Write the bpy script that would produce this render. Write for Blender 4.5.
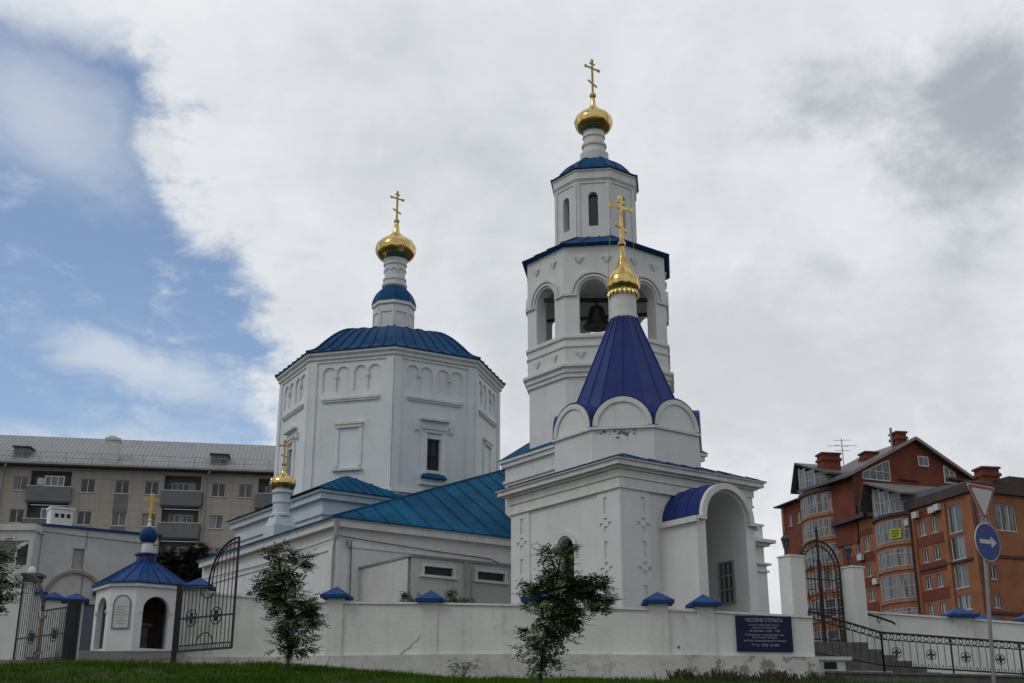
import bpy, math, random
from mathutils import Vector, Matrix
import numpy as np
R = math.radians
C = bpy.context.scene.collection
for o in list(bpy.data.objects): bpy.data.objects.remove(o)
sc = bpy.context.scene
# ---------------------------------------------------------------- camera, sky, sun, exposure
cam_d = bpy.data.cameras.new('camera'); cam = bpy.data.objects.new('camera', cam_d); C.objects.link(cam)
cam.location = (0, 0, 1.6); cam.rotation_euler = (R(90+18.8), 0, 0)
cam_d.sensor_width = 36; cam_d.lens = 42.96; cam_d.clip_start = .1; cam_d.clip_end = 4000
sc.camera = cam
sc.view_settings.view_transform = 'Standard'; sc.view_settings.look = 'None'
sc.view_settings.exposure = .08; sc.view_settings.gamma = 1
SUN_AZ, SUN_EL = 212, 48      # compass-free: angle of the sun's direction in the xy plane, from +X
w = bpy.data.worlds.new('World'); sc.world = w; w.use_nodes = True
nt = w.node_tree; nt.nodes.clear()
def N(nt, t, **k):
    n = nt.nodes.new(t)
    for a, b in k.items():
        if a in n.inputs: n.inputs[a].default_value = b
        else: setattr(n, a, b)
    return n
def M_(nt, op, a, b=None, c=None, clamp=False):
    n = nt.nodes.new('ShaderNodeMath'); n.operation = op; n.use_clamp = clamp
    for i, x in enumerate((a, b, c)):
        if x is None: continue
        if isinstance(x, (int, float)): n.inputs[i].default_value = x
        else: nt.links.new(x, n.inputs[i])
    return n.outputs[0]
def MR(nt, x, a, b, c=0., d=1., smooth=True):
    n = nt.nodes.new('ShaderNodeMapRange'); n.interpolation_type = 'SMOOTHSTEP' if smooth else 'LINEAR'
    nt.links.new(x, n.inputs[0])
    for i, v in enumerate((a, b, c, d)): n.inputs[1+i].default_value = v
    return n.outputs[0]
def MIX(nt, f, a, b):
    n = nt.nodes.new('ShaderNodeMix'); n.data_type = 'RGBA'
    for i, x in ((0, f), (6, a), (7, b)):
        if isinstance(x, (int, float)): n.inputs[i].default_value = x
        elif isinstance(x, tuple): n.inputs[i].default_value = (*x[:3], 1)
        else: nt.links.new(x, n.inputs[i])
    return n.outputs[2]
def NOISE(nt, vec, scale, detail=4, rough=.55, dist=0.):
    n = N(nt, 'ShaderNodeTexNoise'); n.inputs['Scale'].default_value = scale
    n.inputs['Detail'].default_value = detail; n.inputs['Roughness'].default_value = rough; n.inputs['Distortion'].default_value = dist
    if vec is not None: nt.links.new(vec, n.inputs['Vector'])
    return n.outputs['Fac']
def MAP(nt, vec, loc=(0,0,0), rot=(0,0,0), scale=(1,1,1)):
    n = nt.nodes.new('ShaderNodeMapping'); nt.links.new(vec, n.inputs[0])
    n.inputs[1].default_value = loc; n.inputs[2].default_value = rot; n.inputs[3].default_value = scale
    return n.outputs[0]
tc = N(nt, 'ShaderNodeTexCoord'); sx = N(nt, 'ShaderNodeSeparateXYZ'); nt.links.new(tc.outputs['Generated'], sx.inputs[0])
X, Y, Z = sx.outputs
yy = M_(nt, 'MAXIMUM', Y, .05)
A = M_(nt, 'DIVIDE', X, yy); E = M_(nt, 'DIVIDE', Z, yy)      # azimuth and height of a sky direction
zz = M_(nt, 'ADD', M_(nt, 'MAXIMUM', Z, 0), .22)
cv = N(nt, 'ShaderNodeCombineXYZ')
nt.links.new(M_(nt, 'DIVIDE', X, zz), cv.inputs[0]); nt.links.new(M_(nt, 'DIVIDE', Y, zz), cv.inputs[1])
cvec = cv.outputs[0]
# cloud texture is stretched along the drift direction
n1 = NOISE(nt, MAP(nt, cvec, rot=(0,0,R(35)), scale=(1.,.8,1)), 1.7, 7, .55, .2)
n2 = NOISE(nt, MAP(nt, cvec, loc=(3,1,0)), 5.5, 8, .58, .3)
n3 = NOISE(nt, tc.outputs['Generated'], 2.2, 5, .5)
n4 = NOISE(nt, MAP(nt, tc.outputs['Generated'], loc=(7,2,4)), 7.5, 7, .6, .4)
# clear part of the sky: low on the left
edge = M_(nt, 'ADD', M_(nt, 'MULTIPLY', A, 1.), M_(nt, 'MULTIPLY', E, .42))
edge = M_(nt, 'ADD', edge, M_(nt, 'MULTIPLY', M_(nt, 'SUBTRACT', n2, .5), .16))
edge = M_(nt, 'ADD', edge, M_(nt, 'MULTIPLY', M_(nt, 'SUBTRACT', n4, .5), .26))
n5 = NOISE(nt, MAP(nt, tc.outputs['Generated'], loc=(1,5,2), rot=(0,0,R(20)), scale=(1,1,2.2)), 16, 7, .62, .5)
edge = M_(nt, 'ADD', edge, M_(nt, 'MULTIPLY', M_(nt, 'SUBTRACT', n5, .5), .16))
clear = MR(nt, edge, -.125, -.045, 1., 0.)
def blob(a0, e0, ka, ke, sk, lo, hi, amp):       # a soft cloud centred on a sky direction, stretched and broken by noise
    a_ = M_(nt, 'MULTIPLY', M_(nt, 'SUBTRACT', A, a0), ka)
    e_ = M_(nt, 'MULTIPLY', M_(nt, 'ADD', M_(nt, 'SUBTRACT', E, e0), M_(nt, 'MULTIPLY', M_(nt, 'SUBTRACT', A, a0), sk)), ke)
    d_ = M_(nt, 'SQRT', M_(nt, 'ADD', M_(nt, 'MULTIPLY', a_, a_), M_(nt, 'MULTIPLY', e_, e_)))
    d_ = M_(nt, 'ADD', d_, M_(nt, 'MULTIPLY', M_(nt, 'SUBTRACT', n4, .5), amp))
    d_ = M_(nt, 'ADD', d_, M_(nt, 'MULTIPLY', M_(nt, 'SUBTRACT', n5, .5), amp*.8))
    return MR(nt, d_, lo, hi, 1., 0.)
n5 = NOISE(nt, MAP(nt, tc.outputs['Generated'], loc=(1,5,2), rot=(0,0,R(20)), scale=(1,1,2.2)), 16, 7, .62, .5)
streak = M_(nt, 'MULTIPLY', blob(-.335, .325, 6.2, 26., .33, .15, 1.0, 1.5), .6)
patch = M_(nt, 'MULTIPLY', blob(-.43, .56, 8., 11., .6, .0, 1.25, 1.0), .55)
low = M_(nt, 'MULTIPLY', blob(-.36, .235, 4., 22., 0., .2, 1.0, 1.5), .5)
wisp = MR(nt, M_(nt, 'ADD', M_(nt, 'MULTIPLY', n1, .3), M_(nt, 'MULTIPLY', n5, .7)), .50, .75, .03, .45)
top = MR(nt, M_(nt, 'ADD', E, M_(nt, 'MULTIPLY', M_(nt, 'SUBTRACT', n4, .5), .45)), .55, .75, 0., .9)
cover = M_(nt, 'MAXIMUM', M_(nt, 'MAXIMUM', wisp, top), M_(nt, 'MAXIMUM', low, M_(nt, 'MAXIMUM', streak, patch)))
blue = M_(nt, 'MULTIPLY', clear, M_(nt, 'SUBTRACT', 1., cover))
cl = MR(nt, M_(nt, 'ADD', M_(nt, 'MULTIPLY', n1, .6), M_(nt, 'MULTIPLY', n4, .4)), .32, .68, 0., 1., False)
cb = MIX(nt, cl, (.40, .425, .46), (.64, .66, .68))
cb = MIX(nt, MR(nt, n2, .35, .75, 0., .35), cb, (.68, .69, .70))
# darker patch of cloud high on the right
dA = M_(nt, 'SUBTRACT', A, .42); dE = M_(nt, 'SUBTRACT', E, .56)
dd = M_(nt, 'SQRT', M_(nt, 'ADD', M_(nt, 'MULTIPLY', dA, dA), M_(nt, 'MULTIPLY', M_(nt, 'MULTIPLY', dE, dE), 4.)))
dd = M_(nt, 'ADD', dd, M_(nt, 'MULTIPLY', M_(nt, 'SUBTRACT', n2, .5), .35))
dd = M_(nt, 'ADD', dd, M_(nt, 'MULTIPLY', M_(nt, 'SUBTRACT', n4, .5), .45))
cb = MIX(nt, MR(nt, dd, .03, .24, .85, 0.), cb, (.25, .275, .31))
scr = MR(nt, M_(nt, 'ADD', M_(nt, 'MULTIPLY', n5, .5), M_(nt, 'MULTIPLY', n2, .5)), .56, .68, 0., .45)
cb = MIX(nt, scr, cb, (.42, .445, .48))
cb = MIX(nt, M_(nt, 'MULTIPLY', blob(.20, .30, 2.4, 8., .1, .1, 1.1, 1.4), .55), cb, (.40, .42, .45))
cb = MIX(nt, M_(nt, 'MULTIPLY', blob(.285, .405, 26., 40., .3, .2, 1.1, 1.6), .45), cb, (.36, .385, .42))
sky = N(nt, 'ShaderNodeTexSky'); sky.sky_type = 'NISHITA'; sky.sun_disc = False
sky.sun_elevation = R(SUN_EL); sky.sun_rotation = R(90-SUN_AZ)
sky.dust_density = 1.2; sky.ozone_density = 2.
b1 = N(nt, 'ShaderNodeBackground'); nt.links.new(sky.outputs[0], b1.inputs[0]); b1.inputs[1].default_value = .14
b2 = N(nt, 'ShaderNodeBackground'); nt.links.new(cb, b2.inputs[0]); nt.links.new(MR(nt, Y, -.35, .45, .92, 1.28), b2.inputs[1])      # the cloud is brighter ahead, where the sun stands behind it
ms = N(nt, 'ShaderNodeMixShader'); nt.links.new(blue, ms.inputs[0]); nt.links.new(b2.outputs[0], ms.inputs[1]); nt.links.new(b1.outputs[0], ms.inputs[2])
wo = N(nt, 'ShaderNodeOutputWorld'); nt.links.new(ms.outputs[0], wo.inputs[0])
sd = bpy.data.lights.new('sun', 'SUN'); sd.energy = .5; sd.angle = R(18); sd.color = (1, .96, .9)
so = bpy.data.objects.new('sun', sd); C.objects.link(so)
sv = Vector((math.cos(R(SUN_AZ))*math.cos(R(SUN_EL)), math.sin(R(SUN_AZ))*math.cos(R(SUN_EL)), math.sin(R(SUN_EL))))
so.rotation_euler = sv.to_track_quat('Z', 'Y').to_euler()

# ---------------------------------------------------------------- materials
MATS = {}
def mat(name, col, rough=.8, metal=0., spec=.3, var=.12, scale=1.5, bump=.0, bscale=30, stain=None, sfac=.3, coord='Object', extra=None):
    if name in MATS: return MATS[name]
    m = bpy.data.materials.new(name); m.use_nodes = True; nt = m.node_tree; p = nt.nodes['Principled BSDF']
    t = N(nt, 'ShaderNodeTexCoord').outputs[coord]
    a = NOISE(nt, t, scale, 6, .6)
    lo = tuple(c*(1-var) for c in col); hi = tuple(min(1, c*(1+var)) for c in col)
    c = MIX(nt, MR(nt, a, .3, .7), lo, hi)
    if stain:
        s1 = NOISE(nt, MAP(nt, t, scale=(2.2, 2.2, .22)), 1.3, 6, .65)
        s2 = NOISE(nt, t, 4.5, 5, .6)
        f = M_(nt, 'MULTIPLY', MR(nt, s1, .52, .72), MR(nt, s2, .35, .65))
        c = MIX(nt, M_(nt, 'MULTIPLY', f, sfac), c, stain)
    if extra: c = extra(nt, t, c)
    nt.links.new(c, p.inputs['Base Color'])
    p.inputs['Roughness'].default_value = rough; p.inputs['Metallic'].default_value = metal
    p.inputs['Specular IOR Level'].default_value = spec
    if bump:
        b = N(nt, 'ShaderNodeBump'); b.inputs['Strength'].default_value = bump; b.inputs['Distance'].default_value = .03
        nt.links.new(NOISE(nt, t, bscale, 5, .6), b.inputs['Height']); nt.links.new(b.outputs[0], p.inputs['Normal'])
    MATS[name] = m; return m
def grid_lines(w_, h_, mort, cm, msize=.02):
    def f(nt, t, c):
        g = N(nt, 'ShaderNodeTexBrick'); g.offset = 0. if cm == 'tile' else .5
        # use face tangent along the wall: x of the object space
        nt.links.new(MAP(nt, t, rot=(R(90), 0, 0)), g.inputs['Vector'])
        g.inputs['Scale'].default_value = 1.; g.inputs['Brick Width'].default_value = w_; g.inputs['Row Height'].default_value = h_
        g.inputs['Mortar Size'].default_value = msize; g.inputs['Mortar Smooth'].default_value = .3
        g.inputs['Color1'].default_value = (0,0,0,1); g.inputs['Color2'].default_value = (0,0,0,1); g.inputs['Mortar'].default_value = (1,1,1,1)
        sp = N(nt, 'ShaderNodeSeparateColor'); nt.links.new(g.outputs[0], sp.inputs[0])
        return MIX(nt, M_(nt, 'MULTIPLY', sp.outputs[0], .8), c, mort)
    return f
PL = mat('white_plaster', (.665,.67,.665), .85, bump=.25, bscale=14, var=.05, scale=.9, stain=(.42,.39,.34), sfac=.35)
PLC = mat('cornice_plaster', (.64,.64,.62), .85, bump=.2, bscale=18, var=.07, scale=2.5, stain=(.36,.33,.29), sfac=.5)
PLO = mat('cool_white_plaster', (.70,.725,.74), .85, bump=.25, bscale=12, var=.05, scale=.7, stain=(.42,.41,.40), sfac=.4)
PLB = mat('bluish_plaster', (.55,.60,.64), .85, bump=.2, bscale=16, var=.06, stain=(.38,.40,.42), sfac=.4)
PLG = mat('grey_plaster', (.53,.53,.52), .9, bump=.3, bscale=10, var=.07, scale=1.2, stain=(.30,.28,.26), sfac=.5)
def cracks(nt, t, c):
    # flaked paint and damp low down on the fence plinth: a shape of its own
    s = N(nt, 'ShaderNodeSeparateXYZ'); nt.links.new(t, s.inputs[0])
    n = NOISE(nt, t, 2.6, 8, .7); n2 = NOISE(nt, MAP(nt, t, loc=(5,5,5)), .35, 2, .5)
    f = M_(nt, 'MULTIPLY', MR(nt, n, .50, .57), MR(nt, n2, .38, .55)); f = M_(nt, 'MULTIPLY', f, MR(nt, s.outputs[0], 8.5, 12.5, .22, 1.))
    return MIX(nt, M_(nt, 'MULTIPLY', f, .75), c, (.16,.145,.12))
PLF = mat('plinth_plaster', (.56,.555,.53), .9, bump=.5, bscale=9, var=.09, scale=1.6, stain=(.30,.28,.24), sfac=.6, extra=cracks)
PLW = mat('fence_plaster', (.66,.66,.64), .88, bump=.35, bscale=10, var=.06, scale=.8, stain=(.36,.34,.31), sfac=.5)
def sheet(nt, t, c):
    n = NOISE(nt, t, .55, 3, .5); c = MIX(nt, MR(nt, n, .35, .7, 0., .5), c, (.010,.035,.10))
    n = NOISE(nt, t, 9, 5, .7); return MIX(nt, MR(nt, n, .62, .75, 0., .5), c, (.05,.05,.05))
TEAL = mat('teal_blue_roof_paint', (.004,.086,.180), .65, spec=.06, var=.28, scale=.9, extra=sheet)
COBALT = mat('cobalt_roof_paint', (.005,.055,.155), .62, spec=.10, var=.28, scale=.9, extra=sheet)
VIOLET = mat('violet_blue_roof', (.017,.034,.160), .5, spec=.16, var=.16, scale=.7)
CAPB = mat('blue_cap_paint', (.010,.050,.175), .6, spec=.15, var=.2, scale=3)
ROOFG = mat('dark_grey_roof', (.075,.072,.078), .5, spec=.4, var=.2)
ROOFL = mat('light_grey_corrugated_roof', (.27,.28,.29), .6, var=.08, stain=(.20,.20,.20))
BROWN = mat('brown_metal_fascia', (.05,.028,.026), .5, var=.2)
IRON = mat('black_iron', (.010,.010,.012), .5, var=.3, spec=.4)
def goldx(nt, t, c):
    return c
def gold():
    m = bpy.data.materials.new('gold_leaf'); m.use_nodes = True; nt = m.node_tree; p = nt.nodes['Principled BSDF']
    t = N(nt, 'ShaderNodeTexCoord').outputs['Object']
    c = MIX(nt, MR(nt, NOISE(nt, t, 3, 4), .35, .65), (.50,.35,.12), (.74,.54,.20))
    nt.links.new(c, p.inputs['Base Color']); p.inputs['Metallic'].default_value = 1
    nt.links.new(MR(nt, NOISE(nt, t, 5, 4), .3, .7, .12, .26), p.inputs['Roughness'])
    b = N(nt, 'ShaderNodeBump'); b.inputs['Strength'].default_value = .25; b.inputs['Distance'].default_value = .04
    v = N(nt, 'ShaderNodeTexVoronoi'); v.inputs['Scale'].default_value = 4.5; nt.links.new(t, v.inputs['Vector'])
    nt.links.new(v.outputs['Distance'], b.inputs['Height']); nt.links.new(b.outputs[0], p.inputs['Normal'])
    return m
GOLD = gold()
GOLDP = mat('yellow_gold_paint', (.46,.31,.08), .4, metal=.5, var=.15)
STEEL = mat('galvanised_steel', (.25,.26,.27), .5, metal=.4, var=.15)
PIPE = mat('drainpipe_paint', (.30,.30,.29), .5, var=.15)
BRONZE = mat('dark_bell_bronze', (.035,.030,.024), .4, metal=.7, var=.3)
FRAMEW = mat('white_window_frame', (.52,.53,.53), .5, var=.04)
FRAMEB = mat('brown_window_frame', (.09,.06,.05), .6)
def glass(name, col, curtain=None, seed=0):
    m = bpy.data.materials.new(name); m.use_nodes = True; nt = m.node_tree; p = nt.nodes['Principled BSDF']
    t = N(nt, 'ShaderNodeTexCoord').outputs['Object']
    c = MIX(nt, MR(nt, NOISE(nt, MAP(nt, t, loc=(seed,seed,0), scale=(1,1,.5)), 1.1, 4), .3, .7), col, tuple(x*2.2 for x in col))
    if curtain:
        c = MIX(nt, MR(nt, NOISE(nt, MAP(nt, t, loc=(seed*3,1,2), scale=(1,1,.12)), 1.9, 3), .47, .56), c, curtain)
    nt.links.new(c, p.inputs['Base Color']); p.inputs['Roughness'].default_value = .06; p.inputs['Specular IOR Level'].default_value = .6
    return m
GL = [glass('dark_window_glass', (.012,.015,.018)), glass('curtained_window_glass', (.03,.035,.04), (.22,.22,.21), 3),
      glass('grey_window_glass', (.05,.06,.065), (.14,.14,.14), 7)]
BRK = mat('orange_brick', (.29,.118,.060), .85, var=.15, scale=.5, bump=.3, bscale=6, stain=(.20,.08,.05), sfac=.6)
BRKD = mat('dark_red_brick', (.165,.045,.028), .85, var=.15, scale=.5, bump=.3, bscale=6, stain=(.09,.03,.025), sfac=.6)
TILE = mat('beige_facade_tile', (.36,.335,.295), .8, var=.06, scale=.4, extra=grid_lines(.78,.62,(.25,.235,.21),'tile',.025))
GREYP = mat('grey_balcony_panel', (.145,.15,.16), .7, var=.08)
STONE = mat('grey_stone', (.115,.112,.108), .9, var=.25, scale=3, bump=.6, bscale=8, stain=(.10,.095,.09), sfac=.7)
DARK = mat('dark_interior', (.02,.02,.02), .9)
PAVE = mat('paving', (.09,.087,.083), .9, var=.18, scale=2, bump=.3, bscale=10)

# ---------------------------------------------------------------- mesh helpers
class MB:
    def __init__(s): s.v = []; s.f = []
    def vs(s, pts):
        n = len(s.v); s.v += [tuple(p) for p in pts]; return n
    def poly(s, pts):
        n = s.vs(pts); s.f.append(tuple(range(n, n+len(pts)))); return s
    def hexa(s, b, t):      # bottom ring, top ring (ccw seen from above)
        k = len(b); n = s.vs(list(b)+list(t))
        for i in range(k): j = (i+1) % k; s.f.append((n+i, n+j, n+k+j, n+k+i))
        s.f.append(tuple(n+i for i in reversed(range(k)))); s.f.append(tuple(n+k+i for i in range(k)))
        return s
    def box(s, c, sz, az=0, z0=None, z1=None):
        ca, sa = math.cos(R(az)), math.sin(R(az)); hx, hy = sz[0]/2, sz[1]/2
        if z0 is None: z0, z1 = c[2]-sz[2]/2, c[2]+sz[2]/2
        pts = [(c[0]+x*ca-y*sa, c[1]+x*sa+y*ca) for x, y in ((-hx,-hy),(hx,-hy),(hx,hy),(-hx,hy))]
        return s.hexa([(*p, z0) for p in pts], [(*p, z1) for p in pts])
    def fbox(s, F, u0, u1, d0, d1, z0, z1):
        q = ((u0,d0),(u1,d0),(u1,d1),(u0,d1))
        return s.hexa([F.p(u,d,z0) for u,d in q], [F.p(u,d,z1) for u,d in q])
    def tube(s, pts, r, n=6, r2=None):
        pts = [Vector(p) for p in pts]; rings = []
        for i, p in enumerate(pts):
            d = (pts[min(i+1, len(pts)-1)]-pts[max(i-1, 0)]).normalized()
            a = d.cross(Vector((0,0,1))) if abs(d.z) < .95 else d.cross(Vector((1,0,0))); a.normalize(); b = d.cross(a)
            rr = r if r2 is None else r+(r2-r)*i/(len(pts)-1)
            rings.append(s.vs([p+(a*math.cos(2*math.pi*k/n)+b*math.sin(2*math.pi*k/n))*rr for k in range(n)]))
        for i in range(len(rings)-1):
            for k in range(n):
                j = (k+1) % n; s.f.append((rings[i]+k, rings[i]+j, rings[i+1]+j, rings[i+1]+k))
        s.f.append(tuple(rings[0]+k for k in reversed(range(n)))); s.f.append(tuple(rings[-1]+k for k in range(n)))
        return s
    def lathe(s, c, prof, n=24, ph=0., cap=True):
        rings = []
        for r, z in prof:
            rings.append(s.vs([(c[0]+r*math.sin(ph+2*math.pi*k/n), c[1]-r*math.cos(ph+2*math.pi*k/n), z) for k in range(n)]))
        for i in range(len(rings)-1):
            for k in range(n):
                j = (k+1) % n; s.f.append((rings[i]+k, rings[i]+j, rings[i+1]+j, rings[i+1]+k))
        if cap:
            s.f.append(tuple(rings[0]+k for k in reversed(range(n)))); s.f.append(tuple(rings[-1]+k for k in range(n)))
        return s
    def bar(s, a, b, w_, h_):
        a, b = Vector(a), Vector(b); d = (b-a).normalized()
        x = d.cross(Vector((0,0,1))) if abs(d.z) < .97 else Vector((1,0,0)); x.normalize(); y = x.cross(d)
        q = [(-w_/2,-h_/2),(w_/2,-h_/2),(w_/2,h_/2),(-w_/2,h_/2)]
        return s.hexa([a+x*i+y*j for i,j in q], [b+x*i+y*j for i,j in q])
    def seams(s, poly, fall, sp, w_=.03, h_=.04):
        "standing seams on a planar convex polygon, running along fall"
        P = [Vector(p) for p in poly]; nrm = (P[1]-P[0]).cross(P[2]-P[0]).normalized()
        if nrm.z < 0: nrm = -nrm
        f = Vector(fall); f = (f-nrm*f.dot(nrm)).normalized(); a = nrm.cross(f)
        t = [(p-P[0]).dot(a) for p in P]; y = [(p-P[0]).dot(f) for p in P]
        k = math.ceil(min(t)/sp)*sp + sp*.37
        while k < max(t):
            hit = []
            for i in range(len(P)):
                j = (i+1) % len(P)
                if (t[i]-k)*(t[j]-k) < 0:
                    q = (k-t[i])/(t[j]-t[i]); hit.append(P[i].lerp(P[j], q))
            if len(hit) == 2 and (hit[0]-hit[1]).length > .15:
                s.bar(hit[0]+nrm*h_/2, hit[1]+nrm*h_/2, w_, h_)
            k += sp
        return s
    def build(s, name, m, parent=None, org=None, smooth=False, recalc=True):
        if org is None: org = ORG.get(parent.name, Vector((0,0,0))) if parent else Vector((0,0,0))
        me = bpy.data.meshes.new(name)
        me.from_pydata([(x-org[0], y-org[1], z-org[2]) for x, y, z in s.v], [], s.f); me.materials.append(m)
        o = bpy.data.objects.new(name, me); C.objects.link(o)
        if recalc:
            import bmesh
            b = bmesh.new(); b.from_mesh(me); bmesh.ops.recalc_face_normals(b, faces=b.faces); b.to_mesh(me); b.free()
        if parent: o.parent = parent
        else: o.location = org
        ORG[o.name] = Vector(org)
        if smooth:
            for p in me.polygons: p.use_smooth = True
            me.set_sharp_from_angle(angle=R(38))
        return o
ORG = {}
class F:        # a vertical face: u to the viewer's right, d inwards, z up
    def __init__(s, P, az): s.P = P; a = R(az); s.e = (math.cos(a), math.sin(a)); s.az = az
    def p(s, u, d, z): return (s.P[0]+u*s.e[0]-d*s.e[1], s.P[1]+u*s.e[1]+d*s.e[0], z)
    def xy(s, u, d): return s.p(u, d, 0)[:2]
def tag(o, label, cat, group=None):
    o['label'] = label; o['category'] = cat
    if group: o['group'] = group
    return o
def thing(name, loc, label, cat, group=None):
    o = bpy.data.objects.new(name, None); C.objects.link(o); o.location = loc; o.empty_display_size = .3
    ORG[o.name] = Vector(loc); return tag(o, label, cat, group)
def struct(o): o['kind'] = 'structure'; return o
def copy_thing(root, loc, label=None):
    r = root.copy(); C.objects.link(r); r.location = loc
    if label: r['label'] = label
    for ch in root.children:
        c = ch.copy(); C.objects.link(c); c.parent = r
        for g in ch.children:
            d = g.copy(); C.objects.link(d); d.parent = c
    return r
def arcp(uc, hw, zs, n=12, k=1.): return [(uc-hw*math.cos(math.pi*i/n), zs+hw*k*math.sin(math.pi*i/n)) for i in range(n+1)]
def wall(mb, f, u0, u1, z0, z1, th, holes=(), back=False, ends=False):
    """plate with openings; hole = (uc, hw, zb, zs, arched)"""
    def faces(d):
        q = lambda a, b, c, e: mb.poly([f.p(a,d,c), f.p(b,d,c), f.p(b,d,e), f.p(a,d,e)]) if b-a > 1e-4 and e-c > 1e-4 else None
        cur = u0
        for uc, hw, zb, zs, ar in sorted(holes, key=lambda h: (h[0], h[2])):
            pass
        cols = {}
        for h in holes: cols.setdefault((round(h[0],3), round(h[1],3)), []).append(h)
        for (uc, hw) in sorted(cols):
            q(cur, uc-hw, z0, z1); cz = z0
            for (_, _, zb, zs, ar) in sorted(cols[(uc,hw)], key=lambda h: h[2]):
                q(uc-hw, uc+hw, cz, zb)
                if ar:
                    a = arcp(uc, hw, zs); zt = zs+hw
                    zt2 = min(z1, zt+.02)
                    for i in range(len(a)-1):
                        mb.poly([f.p(a[i][0],d,a[i][1]), f.p(a[i+1][0],d,a[i+1][1]), f.p(a[i+1][0],d,zt2), f.p(a[i][0],d,zt2)])
                    cz = zt2
                else: cz = zs
            q(uc-hw, uc+hw, cz, z1); cur = uc+hw
        q(cur, u1, z0, z1)
    faces(0)
    if back: faces(th)
    for uc, hw, zb, zs, ar in holes:
        Q = lambda a, b: mb.poly([f.p(a[0],0,a[1]), f.p(b[0],0,b[1]), f.p(b[0],th,b[1]), f.p(a[0],th,a[1])])
        Q((uc-hw,zb),(uc+hw,zb)); Q((uc-hw,zb),(uc-hw,zs)); Q((uc+hw,zb),(uc+hw,zs))
        if ar:
            a = arcp(uc, hw, zs)
            for i in range(len(a)-1): Q(a[i], a[i+1])
        else: Q((uc-hw,zs),(uc+hw,zs))
    if ends:
        for u in (u0, u1): mb.poly([f.p(u,0,z0), f.p(u,th,z0), f.p(u,th,z1), f.p(u,0,z1)])
        mb.poly([f.p(u0,0,z1), f.p(u1,0,z1), f.p(u1,th,z1), f.p(u0,th,z1)])
    return mb
def window(f, parent, uc, hw, zb, zs, d=.12, arched=False, mull=1, trans=None, fw=.06, m=None, g=None, sill=True):
    m = m or FRAMEW; g = g or random.choice(GL)
    b = MB()
    b.fbox(f, uc-hw, uc-hw+fw, d-.05, d, zb, zs); b.fbox(f, uc+hw-fw, uc+hw, d-.05, d, zb, zs)
    b.fbox(f, uc-hw+fw, uc+hw-fw, d-.05, d, zb, zb+fw)
    if not arched: b.fbox(f, uc-hw+fw, uc+hw-fw, d-.05, d, zs-fw, zs)
    for i in range(mull):
        u = uc-hw+2*hw*(i+1)/(mull+1); b.fbox(f, u-fw/2, u+fw/2, d-.045, d, zb+fw, zs-(0 if arched else fw))
    if trans is not None:
        z = zb+(zs-zb)*trans; b.fbox(f, uc-hw+fw, uc+hw-fw, d-.04, d-.003, z-fw/2, z+fw/2)
    if sill: b.fbox(f, uc-hw-.05, uc+hw+.05, -.06, d-.052, zb-.05, zb-.003)
    o = b.build('window', m, parent)
    p = MB()
    if arched:
        a = arcp(uc, hw, zs); p.poly([f.p(uc-hw,d+.01,zb), f.p(uc+hw,d+.01,zb)]+[f.p(u,d+.01,z) for u,z in reversed(a)])
    else: p.poly([f.p(uc-hw,d+.01,zb), f.p(uc+hw,d+.01,zb), f.p(uc+hw,d+.01,zs), f.p(uc-hw,d+.01,zs)])
    p.build('pane', g, o)
    return o
def arch_band(mb, f, uc, r0, r1, zs, d0, d1, n=16):
    a, b = arcp(uc, r0, zs, n), arcp(uc, r1, zs, n)
    for i in range(n):
        q = [a[i], a[i+1], b[i+1], b[i]]
        mb.hexa([f.p(u,d0,z) for u,z in q], [f.p(u,d1,z) for u,z in q])
    return mb
def octv(c, r, th, k): a = R(th+45*k); return (c[0]+r*math.sin(a), c[1]-r*math.cos(a))
def octf(c, r, th, k):      # face between vertex k and k+1
    a, b = octv(c,r,th,k), octv(c,r,th,k+1); return F(a, math.degrees(math.atan2(b[1]-a[1], b[0]-a[0]))), math.hypot(b[0]-a[0], b[1]-a[1])
def ringp(mb, c, prof, th): return mb.lathe(c, prof, 8, R(th))      # moulding on an octagon
def catmull(pts, n=6):
    out = []
    for i in range(len(pts)-1):
        p0, p1, p2, p3 = pts[max(i-1,0)], pts[i], pts[i+1], pts[min(i+2,len(pts)-1)]
        for k in range(n):
            t = k/n
            out.append(tuple(.5*((2*p1[j])+(-p0[j]+p2[j])*t+(2*p0[j]-5*p1[j]+4*p2[j]-p3[j])*t*t+(-p0[j]+3*p1[j]-3*p2[j]+p3[j])*t**3) for j in (0,1)))
    out.append(pts[-1]); return [(max(r,.004), z) for r, z in out]
def onion(c, z0, r, parent, m, h=None, tall=False, neck=.62):
    h = h or 2.0*r
    pts = [(neck,0),(.88,.11),(1,.25),(.98,.36),(.84,.47),(.56,.565),(.30,.65),(.17,.77),(.10,1)] if not tall else [(neck,0),(.95,.09),(1,.19),(.90,.31),(.62,.43),(.36,.54),(.24,.68),(.15,.86),(.12,1)]
    pr_ = catmull([(r*a, z0+h*b) for a, b in pts])
    o = MB().lathe(c, pr_, 32)
    for k in range(16):
        a = 2*math.pi*k/16
        o.tube([(c[0]+(rr+.004)*math.sin(a), c[1]-(rr+.004)*math.cos(a), z) for rr, z in pr_[2:-8:3]], .012, 4)
    return o.build('onion_dome', m, parent, smooth=True)
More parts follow.
